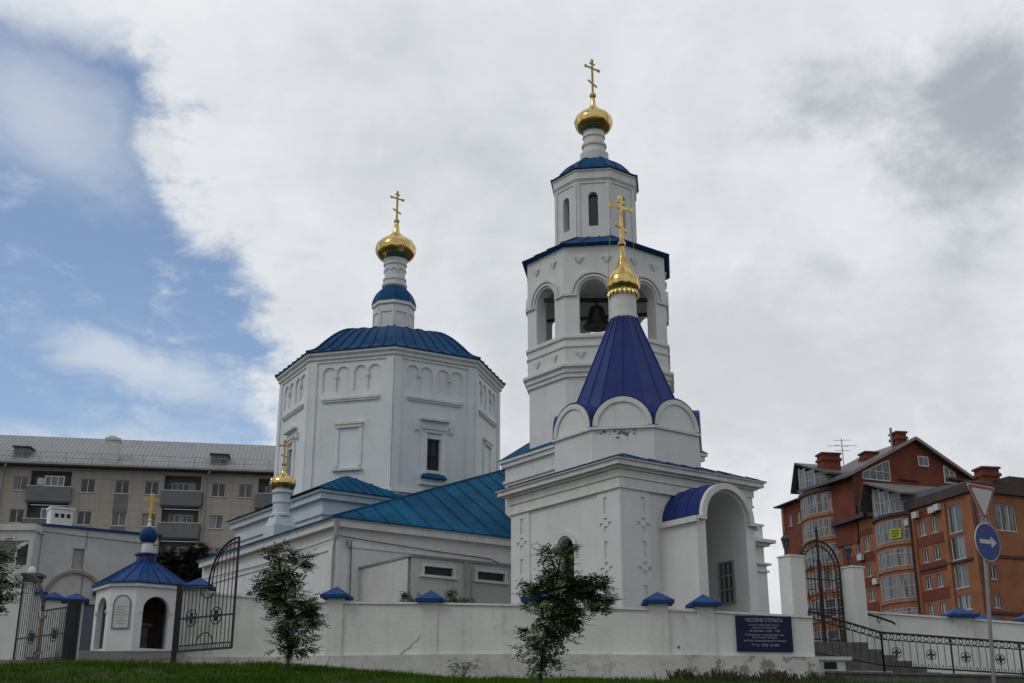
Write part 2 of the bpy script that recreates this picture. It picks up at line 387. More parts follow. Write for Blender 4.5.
def cross(c, z0, h, az, parent, m, t=.05, ball=.13, k=.235):
    b = MB(); f = F((c[0], c[1]), az)
    b.lathe(c, [(ball*math.sin(math.pi*i/8)+.002, z0+ball-ball*math.cos(math.pi*i/8)) for i in range(9)], 12)
    z0 += 2*ball-.02
    b.fbox(f, -t, t, -t*.6, t*.6, z0, z0+h)
    b.fbox(f, -k*h, k*h, -t*.5, t*.5, z0+.76*h, z0+.76*h+1.7*t)
    b.fbox(f, -.10*h, .10*h, -t*.5, t*.5, z0+.91*h, z0+.91*h+1.3*t)
    b.bar(f.p(-.16*h, 0, z0+.36*h), f.p(.16*h, 0, z0+.24*h), t, 1.6*t)
    for u, z in ((-k,.76),(k,.76),(0,1.0)):
        b.fbox(f, u*h-t*1.3, u*h+t*1.3, -t*.7, t*.7, z0+z*h-t*.4, z0+z*h+2.1*t)
    return b.build('cross', m, parent)
exec_order = []
random.seed(5)

# ---------------------------------------------------------------- ground
def sm(t): t = min(1, max(0, t)); return t*t*(3-2*t)
def gz(x, y):
    ks = [(-60,0),(5,0),(9,.5),(15,1.95),(19,2.55),(24,2.9),(28,3.2),(31,3.42),(36,3.82),(41,4.45),(46,5.3),(60,5.7),(120,6),(2500,6)]
    z = 0
    for (a, za), (b, zb) in zip(ks, ks[1:]):
        if a <= y <= b: z = za+(zb-za)*(y-a)/(b-a); break
    else: z = 0 if y < 0 else 6
    left = sm((-x+.5)/7.)*.32*sm((y-19)/7)*(1-sm((y-36)/8))
    right = -.12*sm((x-2)/5)*sm((y-20)/6)*(1-sm((y-36)/8))
    bumps = .03*math.sin(x*1.3+y*.7)+.025*math.sin(x*2.9-y*1.7) if 6 < y < 45 else 0
    return z+left+right+bumps
def ground():
    xs = sorted(set([-2500,-900,-300,-120,-60]+[i*.75 for i in range(-56, 57)]+[60,120,300,900,2500]))
    ys = sorted(set([-400,-100,-30]+[i*.6 for i in range(-10, 84)]+[55,60,70,90,120,200,500,1200,3000]))
    b = MB(); n = b.vs([(x, y, gz(x,y)) for y in ys for x in xs]); W = len(xs)
    for j in range(len(ys)-1):
        for i in range(W-1): b.f.append((j*W+i, j*W+i+1, (j+1)*W+i+1, (j+1)*W+i))
    def ex(nt, t, c):
        n = NOISE(nt, t, 1.1, 6, .65); c = MIX(nt, MR(nt, n, .5, .62), c, (.075,.06,.042))
        s = N(nt, 'ShaderNodeSeparateXYZ'); nt.links.new(t, s.inputs[0])
        return MIX(nt, MR(nt, s.outputs[1], 33., 35.), c, (.075,.07,.06))
    m = mat('grass_soil', (.028,.045,.010), .95, spec=.03, var=.4, scale=6, bump=.8, bscale=20, extra=ex)
    return struct(b.build('ground', m, smooth=True, recalc=False))
ground()
def sheet_on(name, poly, m, dz):
    b = MB(); b.poly([(x, y, gz(x,y)+dz) for x, y in poly]); return struct(b.build(name, m, recalc=False))
ROADM = mat('asphalt', (.05,.05,.052), .9, var=.15, scale=3, bump=.3, bscale=60)
b = MB(); b.poly([(-300,-9,.006),(300,-9,.006),(300,3.6,.006),(-300,3.6,.006)]); struct(b.build('road', ROADM, recalc=False))
b = MB(); b.box((0,3.75,0),(600,.24,.0),z0=-.1,z1=.14); struct(b.build('kerb', STONE))
# paved forecourt through the vehicle gate
b = MB(); n_ = 14
for j in range(n_):
    y0, y1 = 32.2+j*1.2, 32.2+(j+1)*1.2
    xa = lambda y: (-13.4-(y-32)*.42, -7.6-(y-32)*.10)
    b.poly([(xa(y0)[0],y0,gz(xa(y0)[0],y0)+.04), (xa(y0)[1],y0,gz(xa(y0)[1],y0)+.04), (xa(y1)[1],y1,gz(xa(y1)[1],y1)+.04), (xa(y1)[0],y1,gz(xa(y1)[0],y1)+.04)])
struct(b.build('paving', PAVE, recalc=False))

# ---------------------------------------------------------------- red brick apartment building
RA, LA = 35.5, 305.5      # church axes
def brick_house():
    t = thing('apartment_building', (43.79,115,5.5), 'red and orange brick apartment building with rounded glazed bays and a steep gable', 'building')
    Lf = F((43.79,115), 286.5); Rf = F((43.79,115), 22.5)   # u negative on the left face
    holes = []
    rows = [(22.75,24.3),(20.05,21.4),(17.4,18.7),(14.75,16.0),(12.0,13.3),(9.3,10.6)]
    big = [(22.2,24.9),(19.6,22.0-.1),(16.9,19.1),(14.8,16.3),(11.8,13.4)]
    for a, c in big: holes.append((-2.95, 1.1, a, c, False))
    for a, c in rows:
        holes += [(-6.3,.48,a,c,False), (-8.2,.52,a,c,False), (-18.5,.5,a,c,False), (-20.2,.4,a,c,False), (-21.2+-.9,.45,a,c,False), (-32.6,.45,a,c,False), (-34.6,.45,a,c,False)]
    z0, z1 = 5, 26.3
    w1 = MB(); wall(w1, Lf, -24, 0, z0, z1, .3, [h for h in holes if h[0] > -24]); 
    ew = wall(MB(), Lf, -36.4, -24, z0, 30.9, .3, [h for h in holes if h[0] < -24]+[(-32.6,.45,28.3,29.7,False),(-34.6,.45,28.3,29.7,False),(-32.6,.4501,25.2,26.6,False)][:2])
    w1.fbox(Lf, -36.4, -36.3, .3, 18, z0, 30.9)
    w1.v += []; w1.f += []
    rh = [(1.55,.42,a,c,False) for a, c in rows]+[(3.9,1.35,22.1,24.7,False)]
    wall(w1, Rf, 0, 30, z0, z1, .3, rh)
    body = w1.build('wall', BRK, t)
    ew.build('wall', BRKD, t)
    # vertical dark-brick strips and piers standing a little proud
    d = MB()
    for u0, u1 in ((-9.2,-4.9),(-23.2,-17.2)):
        last = z0
        for k in range(len(rows)-1, -1, -1):
            a = rows[k][0]; MB().fbox(Lf, u0, u1, -.06, -.003, rows[k][1]+.25, (rows[k-1][0]-.1) if k else 25.2).build('brick_panel', BRKD, t)
    for u in (-9.6,-4.4,-.25,-16.6,-23.5,-36.1): MB().fbox(Lf, u-.28, u+.28, -.18, -.002, z0, 25.3 if u > -24 else 30.9).build('pier', BRK, t)
    MB().fbox(Rf, .05, .5, -.15, -.002, z0, 25.3).build('pier', BRK, t)
    for z in (19.45, 14.15): MB().fbox(Rf, .52, 30, -.12, -.003, z, z+.28).build('string_course', BROWN, t)
    for z in (19.3, 14.1): MB().fbox(Lf, -9.1, -.55, -.2, -.062, z, z+.22).build('string_course', BROWN, t)
    fa = MB(); fa.fbox(Lf, -10.4, .45, -.4, .1, 25.6, 26.5); fa.fbox(Rf, .105, 30, -.4, .1, 25.6, 26.5)
    fa.fbox(Lf, -17.2,-15.2,-.5,.1,26.2,26.8); fa.fbox(Lf, -24,-17.25,-.9,.1,26.3,26.75)
    fa.build('fascia', BROWN, t)
    for u, hw, a, c, _ in holes:
        f = Lf
        window(f, t, u, hw, a, c, .18, mull=0 if hw < .45 else 1, trans=None, fw=.10)
    for u in (-32.6,-34.6): window(Lf, t, u, .45, 28.3, 29.7, .18, fw=.1)
    for u, hw, a, c, _ in rh: window(Rf, t, u, hw, a, c, .18, mull=2 if hw > 1 else 1, fw=.09)
    # gable block behind
    G = F(Lf.xy(-20,0), 22.5); gl = F(Lf.xy(-20,0), 286.5)
    def pent(f, pts, d): return [f.p(u, d, z) for u, z in pts]
    gb = MB(); outline = [(0,24),(17.6,24),(17.6,32.0),(8.85,36.3),(0,32.0)]
    gb.poly(pent(G, outline, 0)); gb.poly(pent(G, outline, 9)); gb.fbox(G, .001, .3, .001, 9, 24, 32)
    gb.build('gable_wall', BRKD, t)
    g2 = MB(); wall(g2, gl, -12, 0, 24, 31.6, .3, [(-1.6,.42,28.2,29.7,False),(-3.3,.5,28.2,29.7,False)]); g2.fbox(gl, -.5,.03,-.08,-.003,24,31.5); g2.build('wall', BRKD, t)
    for u in (-1.6,-3.3): window(gl, t, u, .42, 28.2, 29.7, .15, fw=.09)
    rf = MB()
    for s_ in (-1, 1):
        e = (8.85+s_*10.0, 31.35); ap = (8.85, 36.55); e2 = (e[0], e[1]+.001)
        q = [(ap[0],ap[1]),(e[0],e[1]),(e[0],e[1]-.28),(ap[0],ap[1]-.28)]
        rf.hexa(pent(G,q,-.7), pent(G,q,9))
    rf.build('roof', ROOFG, t)
    vg = MB()
    for s_ in (-1, 1): vg.bar(G.p(8.85,-.74,36.5), G.p(8.85+s_*10.0,-.74,31.3), .07, .34)
    vg.build('verge_board', mat('pinkish_verge', (.28,.22,.21), .6), t)
    def rawwin(f, pts, d, mulls, parent, trs=()):
        o = MB(); n = len(pts)
        for i in range(n):
            a, c = pts[i], pts[(i+1) % n]; o.bar(f.p(a[0],d,a[1]), f.p(c[0],d,c[1]), .12, .13)
        us = [p[0] for p in pts]; zs = [p[1] for p in pts]
        def span(u):
            h = []
            for i in range(n):
                a, c = pts[i], pts[(i+1) % n]
                if (a[0]-u)*(c[0]-u) < 0: h.append(a[1]+(c[1]-a[1])*(u-a[0])/(c[0]-a[0]))
            return h
        for k in range(mulls):
            u = min(us)+(max(us)-min(us))*(k+1)/(mulls+1); h = span(u)
            if len(h) == 2: o.bar(f.p(u,d,h[0]), f.p(u,d,h[1]), .09, .09)
        for z in trs:
            h = []
            for i in range(n):
                a, c = pts[i], pts[(i+1) % n]
                if (a[1]-z)*(c[1]-z) < 0: h.append(a[0]+(c[0]-a[0])*(z-a[1])/(c[1]-a[1]))
            if len(h) == 2: o.bar(f.p(h[0],d,z), f.p(h[1],d,z), .08, .08)
        w_ = o.build('window', FRAMEW, parent); q = MB().poly([f.p(u,d+.03,z) for u,z in pts]); q.build('pane', GL[2], w_)
    rawwin(G, [(1.3,31.2),(5.1,31.2),(5.1,33.6),(4.3,33.3),(1.3,31.9)], -.06, 3, t, (32.2,))
    rawwin(G, [(9.4,33.4),(10.8,33.4),(10.8,34.5),(9.4,34.5)], -.06, 1, t)
    rawwin(G, [(12.9,31.7),(14.5,31.7),(14.5,32.9),(13.0,33.7)], -.06, 1, t, (32.6,))
    rawwin(G, [(1.3,28.6),(2.6,28.6),(2.6,30.1),(1.3,30.1)], -.06, 1, t)
    sl = MB(); sl.fbox(G, 6.3, 8.9, -.25, -.004, 31.5, 31.62); sl.fbox(G, 13.6,17.4,-.5,-.004,32.0,32.3); sl.build('ledge', BROWN, t)
    # front flat-ish roof between the fascia and the gable
    r2 = MB(); r2.hexa([Lf.p(-10.4,-.3,26.5),Lf.p(.4,-.3,26.5),Rf.p(14,5,26.5),Rf.p(14,19.8,26.5),Lf.p(-19.8,.1,26.5)][:3]+[Rf.p(14,19.8,26.5),Lf.p(-19.8,.1,26.5)],
                        [Lf.p(-10.4,-.3,26.6),Lf.p(.4,-.3,26.6),Rf.p(14,5,28.2),Rf.p(14,19.8,28.6),Lf.p(-19.8,.1,28.2)][:3]+[Rf.p(14,19.8,28.6),Lf.p(-19.8,.1,28.2)])
    r2.build('roof', ROOFG, t)
    rr = MB(); rr.fbox(Rf, 5.5, 30, .5, 14, 26.52, 27.7); rr.build('roof', BROWN, t)
    # rounded bays
    def bay(uc, hw, bulge, zt, rws, attic, roofz):
        n = 6; pts = [Lf.xy(uc+hw*math.sin(R(-78+156*i/n)), .1-bulge*math.cos(R(-78+156*i/n))+bulge*math.cos(R(78))) for i in range(n+1)]
        wb = MB(); bb = MB(); wins = []
        for i in range(n):
            a, c = pts[i], pts[i+1]; L = math.hypot(c[0]-a[0], c[1]-a[1]); f = F(a, math.degrees(math.atan2(c[1]-a[1], c[0]-a[0])))
            hs = [(L/2, L/2-.06, z[0], z[1], False) for z in rws] if i not in (1,) else [(L/2, L/2-.35, z[0], z[1], False) for z in rws]
            wall(wb, f, 0, L, 5, zt, .2, hs)
            for z in rws: bb.fbox(f, -.03, L+.03, -.12, -.004, z[0]-.42, z[0]-.14)
            wins += [(f, h) for h in hs]
            if attic: wins.append((f, (L/2, L/2-.04, zt+.05, attic(uc, pts[i], i), False)))
        wb.build('bay_wall', BRK, t); bb.build('sill_band', mat('tan_sill', (.28,.17,.11), .8), t)
        for f, h in wins: window(f, t, h[0], h[1], h[2], h[3], .06, mull=1 if h[1] < .8 else 2, trans=.72 if h[3]-h[2] < 2 else .5, fw=.05, sill=False, g=GL[0] if (h[3] < 19 and uc < -20) else GL[2] if random.random() < .6 else GL[1])
        tb = MB()
        for i in range(n):
            a, c = pts[i], pts[i+1]; L = math.hypot(c[0]-a[0], c[1]-a[1]); f = F(a, math.degrees(math.atan2(c[1]-a[1], c[0]-a[0])))
            tb.fbox(f, -.08, L+.08, -.25, .1, zt-.35, zt)
        tb.build('bay_cornice', BROWN, t)
        return pts
    hgt1 = [28.2,28.8,28.5,28.1,27.6,27.1]
    bpts = bay(-13.1, 3.3, 1.9, 25.6, [(22.7,24.9),(20.1,21.9),(16.9,19.3),(14.6,15.9),(11.6,13.2)], lambda uc,p,i: hgt1[i], 0)
    hgt2 = [33.6,34.2,33.8,33.3,32.8,32.3]
    bay(-27.4, 3.9, 2.3, 30.9, [(28.2,30.4),(25.4,27.4),(22.5,24.5),(19.5,21.5),(16.4,18.4),(13,15)], lambda uc,p,i: hgt2[i], 0)
    # dormer roofs over the bays: a front-facing gable each
    for (ul, zl), (ua, za), (ur, zr), dep, fr in (((-16.4,26.9),(-15.2,29.5),(-8.6,27.3),8,-1.9), ((-31.6,31.9),(-30.2,35.0),(-22.8,32.5),12,-1.4)):
        dr = MB()
        for (u_, z_) in ((ul,zl),(ur,zr)):
            q = [(ua,za+.1),(u_,z_-.1),(u_,z_-.32),(ua,za-.12)]
            dr.hexa(pent(Lf,q,fr), pent(Lf,q,dep))
        dr.build('dormer_roof', ROOFG, t)
        dw = MB(); q = [(ul+.3,zl-1.2),(ur-.4,zr-1.2),(ur-.4,zr-.05),(ua,za-.15),(ul+.3,zl+.1)]
        dw.poly(pent(Lf,q,.0)); dw.poly([Lf.p(ur-.4,.0,zr-1.2),Lf.p(ur-.4,dep,zr-1.2),Lf.p(ur-.4,dep,zr-.1),Lf.p(ur-.4,.0,zr-.1)]); dw.build('dormer_wall', BRKD, t)
    # roof of the far wing
    q = MB(); q.hexa([Lf.p(-37.2,-.8,30.9),Lf.p(-31,-.8,30.9),Lf.p(-31,12,30.9),Lf.p(-37.2,12,30.9)], [Lf.p(-37.2,-.8,31.05),Lf.p(-31,-.8,31.05),Lf.p(-31,6,33.0),Lf.p(-35,6,32.8)]); q.build('roof', BROWN, t)
    # chimneys
    def chim(x0, x1, z0_, z1_, y, dep=1.6):
        c = MB(); c.box(((x0+x1)/2, y+dep/2, 0), (x1-x0, dep, 0), 10, z0_, z1_); c.box(((x0+x1)/2, y+dep/2, 0), (x1-x0+.3, dep+.3, 0), 10, z1_-.75, z1_-.45); c.box(((x0+x1)/2, y+dep/2, 0), (x1-x0+.3, dep+.3, 0), 10, z1_+.005, z1_+.2)
        c.build('chimney', BRKD, t)
    chim(36.2,38.4,30,35.3,140); chim(41.0,42.5,30,35.2,139); chim(44.6,45.8,33,37.4,138.2)
    chim(46.7,48.5,26,28.9,119.5); chim(48.6,53,26,28.0,123,3)
    pp = MB(); pp.tube([(44.4,139,35),(44.4,139,38.2)], .16, 8); pp.build('flue_pipe', STEEL, t)
    dp = MB()
    for u, zz_ in ((-9.75,25.3),(-24.2,30.8)): dp.tube([Lf.p(u,-.35,zz_),Lf.p(u,-.35,5)], .1, 6)
    dp.tube([G.p(-.15,-.15,31.5),G.p(-.15,-.15,24)],.12,6); dp.tube([Rf.p(-.05,-.35,25.4),Rf.p(-.05,-.35,5)],.09,6); dp.build('drainpipe', BROWN, t)
    ac = MB()
    for u, z in ((-8.7,24.9),(-5.9,24.9),(-5.0,25.0),(-10.3,24.4),(-19.4,22.2),(-16.9,19.3)):
        o = MB(); o.fbox(Lf, u-.42, u+.42, -.55, -.19, z-.3, z+.32); o.lathe((0,0),[(.001,0),(.001,.001)],3) if 0 else None
        o.build('air_conditioner', FRAMEW, t)
    bp, bq = bpts[4], bpts[5]; f = F(bp, math.degrees(math.atan2(bq[1]-bp[1], bq[0]-bp[0])))
    bn = MB(); bn.fbox(f, -.35, 1.05, -.10, -.06, 22.95, 23.95); bn.build('yellow_notice', mat('yellow_notice', (.42,.44,.04), .6), t)['label'] = 'yellow sign in the window of the nearer rounded bay'
    for z in (23.65, 23.38, 23.11): MB().fbox(f, -.1, .8-.2*(z<23.2), -.112, -.102, z, z+.13).build('notice_lettering', mat('dark_green_letters', (.05,.10,.02), .7), t)
    return t
BH = brick_house()
an = MB(); an.tube([(40.2,145,33),(40.2,145,38.4)],.06,5)
for z, l in ((38.2,.9),(37.5,1.7),(36.9,.8)): an.bar((40.2-l,145.3,z+.1),(40.2+l,144.6,z-.05),.05,.05)
an.bar((39.2,144.6,37.5),(41.0,145.5,37.6),.05,.05)
tag(an.build('television_antenna', STEEL, org=(40.2,145,33)), 'thin metal television antenna on the roof of the red brick building', 'antenna')

# ---------------------------------------------------------------- grey panel apartment block
def block():
    t = thing('apartment_building', (-40.66,95,6), 'long beige tiled apartment block with a light grey sheet roof', 'building')
    f = F((-40.66,95), 9.7); holes = []; rows = [(22.7-1.08-2.6*k, 22.7-2.6*k) for k in range(6)]
    ucs = [1.75,6.85,9.5,11.8,17.05,19.2,24.6,27,30,-2.5,-5,-8.5,-11]
    for u in ucs:
        for a, c in rows: holes.append((u, .56, a, c, False))
    bal = [(2.45,5.55),(12.75,15.65),(20.2,23.2)]
    for u0, u1 in bal:
        for a, c in rows: holes.append(((u0+u1)/2, (u1-u0)/2, a-.85, c+.55, False))
    b = wall(MB(), f, -14, 34, 5, 23.55, .25, holes)
    b.fbox(f, -14, -13.7, .26, 12, 5, 23.5); b.fbox(f, 33.7, 34, .26, 12, 5, 23.5)
    o = b.build('wall', TILE, t, org=None)
    for u in ucs:
        for a, c in rows[:4]: window(f, t, u, .56, a, c, .15, fw=.06)
    for k in range(4): MB().fbox(f, 8.95, 10.05, -.03, -.003, rows[k+1][1]+.02, rows[k][0]-.06).build('spandrel_panel', GREYP, t)
    ROW = list(enumerate(rows[:4]))
    for u0, u1 in bal:
        for k, (a, c) in ROW:
            q = MB(); q.fbox(f, u0+.003, u1-.003, .9, 1.0, a-.85, c+.55); q.fbox(f,u0,u0+.05,.251,.9,a-.85,c+.55); q.fbox(f,u1-.05,u1,.251,.9,a-.85,c+.55); q.build('balcony_back', GREYP, t)
            q = MB(); q.fbox(f, u0-.15, u1+.15, -.35, -.25, a-.85, a+.3); q.fbox(f, u0-.15, u0-.08, -.25, .9, a-.85, a+.3); q.fbox(f, u1+.08, u1+.15, -.25, -.003, a-.85, a+.3); q.fbox(f, u0-.15, u1+.15, -.248, .89, a-.95, a-.84)
            bo = q.build('balcony', GREYP, t)
            q = MB(); q.fbox(f, u0-.17, u1+.17, -.38, -.22, a+.303, a+.36); q.build('parapet_rail', FRAMEW, bo)
            if u0 > 12: window(f, t, (u0+u1)/2, .95, a-.25, c+.1, .88, mull=3, fw=.07, sill=False)
            else: window(f, t, (u0+u1)/2+.35, .75, a+.32, c+.1, -.28, mull=2, fw=.09, sill=False)
    e = MB(); e.fbox(f, -14.5, 34.5, -.75, .3, 23.55, 23.7); e.build('eaves', mat('dark_eaves', (.07,.065,.06), .7), t)
    g = MB(); g.fbox(f, -14.5, 34.5, -.82, -.72, 23.64, 23.8); g.build('gutter', PIPE, t)
    r = MB(); P = [f.p(-14.6,-.8,23.72), f.p(34.6,-.8,23.72), f.p(34.6,6,27.5), f.p(-14.6,6,27.5)]
    r.poly(P); r.poly([f.p(-14.6,6,27.5), f.p(34.6,6,27.5), f.p(34.6,13,23.7), f.p(-14.6,13,23.7)]); r.seams(P, (-f.e[1]*-1, -f.e[0], -.55), .33, .03, .03)
    r.build('roof', ROOFL, t)
    fe = MB()
    for i in range(24): u = -13+i*2; fe.bar(f.p(u,-.3,23.9), f.p(u,-.3,24.75), .04, .04)
    for z in (24.3,24.72): fe.bar(f.p(-14,-.3,z), f.p(34,-.3,z), .03, .03)
    fe.build('snow_guard_rail', STEEL, t)
    for u, w_ in ((1.4,1.15),(16.9,1.3)):
        q = MB(); q.hexa([f.p(u-w_/2,.3,23.9),f.p(u+w_/2,.3,23.9),f.p(u+w_/2,2.6,24.9),f.p(u-w_/2,2.6,24.9)],[f.p(u-w_/2,.3,25.15),f.p(u+w_/2,.3,25.15),f.p(u+w_/2,2.6,25.35),f.p(u-w_/2,2.6,25.35)]); do = q.build('dormer', GREYP, t)
        q = MB(); q.hexa([f.p(u-w_/2-.15,.1,25.16),f.p(u+w_/2+.15,.1,25.16),f.p(u+w_/2+.15,2.8,25.37),f.p(u-w_/2-.15,2.8,25.37)],[f.p(u-w_/2-.15,.1,25.25),f.p(u+w_/2+.15,.1,25.25),f.p(u+w_/2+.15,2.8,25.45),f.p(u-w_/2-.15,2.8,25.45)]); q.build('dormer_roof', ROOFG, do)
        q = MB()
        for k in range(4): a = u-w_/2+.08+k*(w_-.16)/4; q.fbox(f, a+.03, a+(w_-.16)/4-.03, .27, .299, 24.3, 25.12)
        q.build('pane', GL[2], do)
    ch = MB(); ch.fbox(f, 7.85, 8.9, .1, 1.2, 23.7, 26.0); ch.fbox(f, 7.78, 8.97, .03, 1.27, 26.003, 26.2)
    ch.hexa([f.p(7.9,.15,26.203),f.p(8.8,.15,26.203),f.p(8.8,1.2,26.203),f.p(7.9,1.2,26.203)],[f.p(8.1,.3,26.45),f.p(8.5,.3,26.45),f.p(8.5,1,26.45),f.p(8.1,1,26.45)]); ch.build('chimney', PLG, t)
    for u in (.3, 16.0, 31): MB().tube([f.p(u+.3,-.75,23.5), f.p(u,-.12,22.9), f.p(u,-.12,5)], .09, 6).build('drainpipe', PIPE, t)
    a = MB(); a.fbox(f, 3.0, 3.75, -.1, .35, 22.1, 22.65); a.build('air_conditioner', FRAMEW, t)
    return t
AB = block()

# ---------------------------------------------------------------- white gatehouse building on the left
def gatehouse():
    t = thing('gatehouse', (-21.57,56,5.6), 'white two storey parish building with an arched portal and blue coping below the beige block', 'building')
    f = F((-21.57,56), 33)
    b = wall(MB(), f, 0, 5.35, 5, 11.7, .3, [(1.75,.3,9.85,10.8,False), (2.35,.38,5.2,8.3,False)])
    b.fbox(f, 5.05, 5.35, .3, 7, 5, 11.7); b.fbox(f, 0, 5.35, 6.7, 7, 5, 11.7); b.fbox(f, 0.01, 5.34, .31, 6.69, 11.3, 11.5)
    b.build('wall', PLG, t)
    c = MB(); c.fbox(f, -.1, 5.5, -.12, .35, 11.7, 11.8); c.fbox(f, 5.1, 5.5, .35, 7.1, 11.7, 11.8); c.build('coping', CAPB, t)
    a = MB(); arch_band(a, f, 1.7, 1.2, 1.34, 8.45, -.14, -.003); a.fbox(f, .36,.5,-.14,-.003,6,8.45); a.fbox(f, 2.9,3.04,-.14,-.003,6,8.45); a.build('arch_moulding', mat('weathered_brown_plaster', (.30,.25,.20), .9, stain=(.12,.10,.08), sfac=.9), t)
    w_ = MB(); w_.fbox(f, 1.45, 2.05, .12, .16, 9.85, 10.8); w_.build('blind_window', mat('pale_blind', (.33,.33,.32), .8), t)
    d = MB(); d.fbox(f, 1.97, 2.73, .12, .18, 5.2, 8.3); d.build('door', mat('grey_blue_door', (.13,.14,.17), .6), t)
    l = MB(); l.fbox(f, 2.55, 2.75, -.2, -.01, 8.75, 8.95); l.hexa([f.p(2.5,-.3,8.72),f.p(2.8,-.3,8.72),f.p(2.8,-.01,8.72),f.p(2.5,-.01,8.72)],[f.p(2.6,-.15,8.98),f.p(2.7,-.15,8.98),f.p(2.7,-.01,8.98),f.p(2.6,-.01,8.98)]); l.build('wall_lamp', IRON, t)
    # glazed loggia at its left end
    g = F((-27.6,55), 0)
    lg = MB(); lg.fbox(g, 0, 6.1, -.1, 3, 11.3, 11.6); lg.fbox(g, 0, 6.05, 0, .3, 10.85, 11.3); lg.fbox(g, 5.85, 6.05, 0, .3, 5, 10.85); lg.fbox(g, 0, 5.85, 0, .3, 5, 9.75)
    lg.fbox(g, 5.75,6.0,.301,2.9,5,11.3); lg.build('loggia', PLG, t)
    for u in (.85,2.35,3.65,4.75): window(g, t, u, .55 if u > 3 else .7, 9.78, 10.83, .2, mull=0, fw=.06, sill=False, g=GL[2])
    wr = MB(); wr.tube([f.p(-.2,-.2,11.42), f.p(1.2,-.16,11.36), f.p(3,-.17,11.32), f.p(5.4,-.14,11.25)], .018, 4); wr.build('cable', IRON, t)
    return t
gatehouse()
f = F((-21.57,56), 33)
v = MB(); v.fbox(f, .44, 1.45, .8, 1.6, 11.5, 12.7); v.fbox(f, .38, 1.51, .74, 1.66, 12.7, 12.8)
vt = thing('vent_box', (-21,57,11.5), 'small white rooftop vent box with three dark holes on the gatehouse roof', 'vent')
v.build('box', PL, vt); v = MB()
for k in range(3): v.fbox(f, .62+k*.27, .78+k*.27, .78, .799, 12.3, 12.48)
v.build('vent_hole', DARK, vt)

